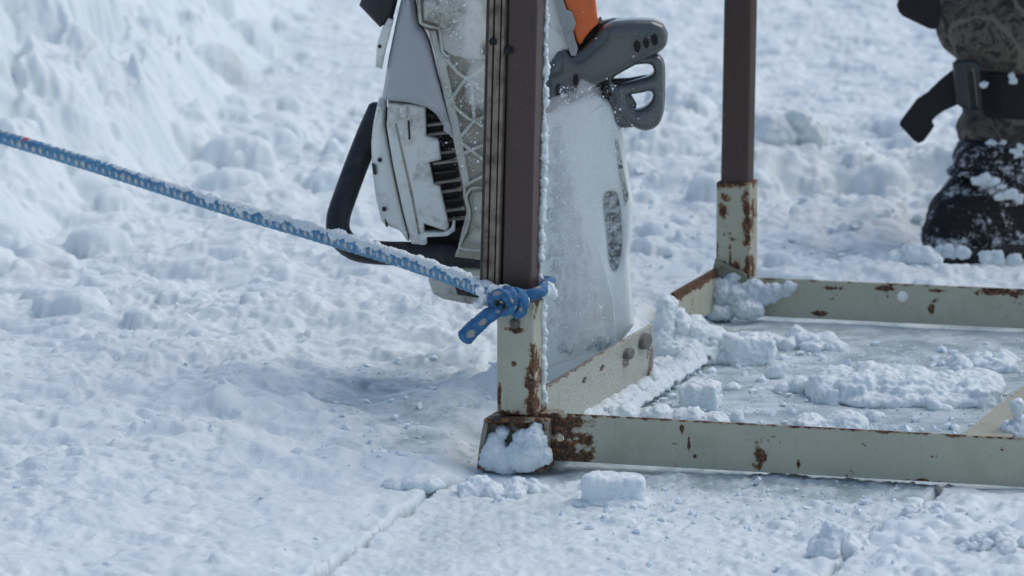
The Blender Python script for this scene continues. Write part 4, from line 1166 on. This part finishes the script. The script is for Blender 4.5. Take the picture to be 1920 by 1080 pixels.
def boot_mat():
    s = NT('snowy_black_rubber')
    o = s.obj()
    n = s.noise(42, 6, 0.65, o); n2 = s.noise(160, 5, 0.65, o)
    z = s.n('SeparateXYZ'); s.put(z.inputs[0], o)
    at = s.n('Attribute', attribute_name='snow').outputs['Fac']
    k = s.math('ADD', s.math('MULTIPLY', n, 0.6), s.math('MULTIPLY', n2, 0.4))
    k = s.math('ADD', k, s.math('MULTIPLY', at, 0.19))
    m = s.range(k, 0.545, 0.655)
    col = s.mix(m, s.mix(n2, (0.007, 0.008, 0.009), (0.018, 0.019, 0.021)), (0.78, 0.81, 0.84))
    return s.set(col=col, spec=0.22, rough=s.math('ADD', 0.55, s.math('MULTIPLY', m, 0.2)), nor=s.bump(s.math('ADD', s.math('MULTIPLY', s.math('SINE', s.math('MULTIPLY', z.outputs[2], 620.0)), 0.25), s.math('ADD', s.math('MULTIPLY', m, 0.9), n2)), 0.004, 0.8))
M_boot = boot_mat()
M_sole = plastic('boot_sole', (0.010, 0.010, 0.011), (0.12, 0.13, 0.14), 0.5, 0.6, 60)
boot = loft('boot', [bring(0.022, 0.135, 0.060), bring(0.030, 0.138, 0.063), bring(0.045, 0.1365, 0.0625), bring(0.049, 0.135, 0.062), bring(0.071, 0.130, 0.061), bring(0.086, 0.124, 0.060), bring(0.099, 0.115, 0.059), bring(0.110, 0.109, 0.058), bring(0.113, 0.113, 0.061), bring(0.118, 0.113, 0.061), bring(0.121, 0.108, 0.059), bring(0.134, 0.107, 0.060), bring(0.150, 0.102, 0.062), bring(0.158, 0.094, 0.060)], 90, M_boot, per, 0.0042, 0.022, 4)
bz = np.array([v.co[:] for v in boot.data.vertices])
sn = np.clip(sstep(0.14, 0.112, bz[:, 2]) * sstep(0.075, 0.10, bz[:, 2]) * 0.35 + sstep(0.115, 0.13, bz[:, 2]) * sstep(0.19, 0.16, bz[:, 2]) * 0.22 + sstep(0.045, 0.03, bz[:, 2]) * 0.40 - sstep(0.19, 0.2, bz[:, 2]) * 0.5 + 0.02, -1, 1)
at = boot.data.attributes.new('snow', 'FLOAT', 'POINT'); at.data.foreach_set('value', sn.astype(np.float32))
sole = loft('sole', [bring(0.0, 0.134, 0.058), bring(0.010, 0.139, 0.063), bring(0.020, 0.140, 0.064), bring(0.023, 0.135, 0.060)], 72, M_sole, boot)
# camouflage trousers: bloused over the strap
s = NT('camouflage_cloth')
o_ = s.obj()
cA = s.ramp(s.noise(30, 6, 0.65, o_, 1.4), [(0.36, (0.010, 0.009, 0.008)), (0.45, (0.050, 0.042, 0.034)), (0.54, (0.14, 0.115, 0.09)), (0.60, (0.03, 0.027, 0.022)), (0.72, (0.012, 0.012, 0.010))])
br_ = s.n('TexWave', wave_type='BANDS', bands_direction='DIAGONAL'); br_.inputs['Scale'].default_value = 11; br_.inputs['Distortion'].default_value = 9; br_.inputs['Detail'].default_value = 3; s.put(br_.inputs['Vector'], o_)
cA = s.mix(s.range(br_.outputs['Fac'], 0.86, 0.96, 0, 0.75), cA, (0.19, 0.16, 0.125))
M_camo = s.set(col=cA, rough=0.85, nor=s.bump(s.noise(40, 5, 0.6, o_), 0.006, 0.7))
def tr(z, r, dx=0.0, k=0.95): return (dx, 0.0, z, r, r * k, 0.4)
tro = loft('trousers', [tr(0.140, 0.080, 0.0), tr(0.148, 0.094, 0.0), tr(0.165, 0.100, 0.0), tr(0.182, 0.092, 0.0), tr(0.200, 0.082), tr(0.240, 0.082), tr(0.252, 0.094), tr(0.268, 0.112), tr(0.290, 0.126), tr(0.315, 0.130), tr(0.36, 0.118, 0.0), tr(0.45, 0.098, 0.01), tr(0.55, 0.095, 0.02), tr(0.72, 0.11, 0.04), tr(0.86, 0.13, 0.08)], 80, M_camo, per, 0.006, 0.05, 9)
# straps
M_strap = plastic('black_webbing', (0.010, 0.010, 0.011), (0.022, 0.022, 0.022), 0.6, 0.7, 60)
st = loft('strap', [tr(0.186, 0.087), tr(0.188, 0.0905), tr(0.215, 0.0915), tr(0.246, 0.0905), tr(0.248, 0.087)], 72, M_strap, per, 0.0012, 0.05, 2)
SYP = LC.y - 0.085
def legplate(name, loops, Yf, thick, bevel, mat, parent, sm=1, bend=0.0):
    lp = [[(P(x, y, Yf).x, P(x, y, Yf).z) for (x, y) in catmull(l, sm)] for l in loops]
    me = plate_mesh(lp, thick, bevel, lambda a, b, c: (a - LC.x, Yf + thick / 2 - c - LC.y + bend * max(0, 0.61 - a), b), 3)
    return wn_mod(link(name, me, mat, parent))
M_buck = plastic('buckle_plastic', (0.028, 0.030, 0.033), (0.06, 0.065, 0.07), 0.7, 0.28, 50)
legplate('buckle', [[(1787, 120), (1796, 113), (1828, 114), (1838, 122), (1842, 205), (1848, 224), (1826, 218), (1794, 196)], [(1815, 128), (1826, 128), (1834, 204), (1822, 204)]], SYP - 0.004, 0.016, 0.0035, M_buck, st)
legplate('strap_tail', [[(1796, 128), (1786, 134), (1765, 152), (1742, 176), (1722, 190), (1692, 232), (1690, 240), (1716, 268), (1725, 273), (1735, 268), (1754, 240), (1750, 230), (1756, 222), (1772, 210), (1796, 198)]], SYP + 0.008, 0.006, 0.0015, M_strap, st, bend=0.3)
s2 = loft('strap', [tr(0.352, 0.118), tr(0.354, 0.1225), tr(0.38, 0.120), tr(0.41, 0.116), tr(0.412, 0.111)], 72, M_strap, per, 0.0012, 0.05, 3)
legplate('strap_tail', [[(1704, -60), (1690, -8), (1684, 14), (1688, 26), (1696, 34), (1744, 56), (1754, 57), (1762, 50), (1766, 20), (1764, -10), (1790, -60)]], SYP - 0.004, 0.006, 0.0015, M_strap, s2, bend=0.2)
# snow stuck on leg
def legsnow(pts, seed):
    bl_ = []
    for (x, y, r, dY) in pts:
        q = P(x, y, SYP + dY)
        for _ in range(5):
            k = r * random.uniform(0.35, 0.75)
            bl_.append((q.x - LC.x + random.gauss(0, r * 0.55), q.y - LC.y, q.z + random.gauss(0, r * 0.4), k, k * 0.6, k * 0.7))
        bl_.append((q.x - LC.x, q.y - LC.y, q.z, r * 0.9, r * 0.45, r * 0.55))
    me = clump_mesh(bl_, 0.0017, 0.0026, seed, 0.009)
    return link('stuck_snow', me, M_snow, boot)
legsnow([(1842, 158, 0.005, -0.009)], 91)
legsnow([(1900, 152, 0.005, -0.012), (1896, 143, 0.004, -0.012)], 96)
legsnow([(1845, 335, 0.010, -0.030), (1838, 338, 0.008, -0.03), (1857, 340, 0.007, -0.03)], 92)
legsnow([(1845, 295, 0.010, 0.0), (1858, 280, 0.010, 0.002), (1872, 275, 0.008, 0.002), (1835, 305, 0.008, 0.0), (1860, 300, 0.007, -0.002), (1900, 285, 0.008, -0.004), (1915, 275, 0.008, -0.004)], 93)
legsnow([(1770, 470, 0.012, -0.07), (1785, 475, 0.012, -0.08), (1750, 478, 0.011, -0.05), (1805, 478, 0.010, -0.09), (1740, 485, 0.008, -0.04), (1850, 478, 0.011, -0.10), (1870, 482, 0.010, -0.10), (1900, 486, 0.010, -0.09)], 94)
legsnow([(1895, 365, 0.010, -0.04), (1910, 372, 0.008, -0.04), (1880, 350, 0.006, -0.035)], 95)
# the other leg, a step to the right
for src in (boot, tro, st):
    c = src.copy(); COL.objects.link(c); c.parent = per; c.location = (0.36, 0.12, 0)
    for ch_ in src.children:
        if ch_.name.startswith('sole'):
            d = ch_.copy(); COL.objects.link(d); d.parent = c
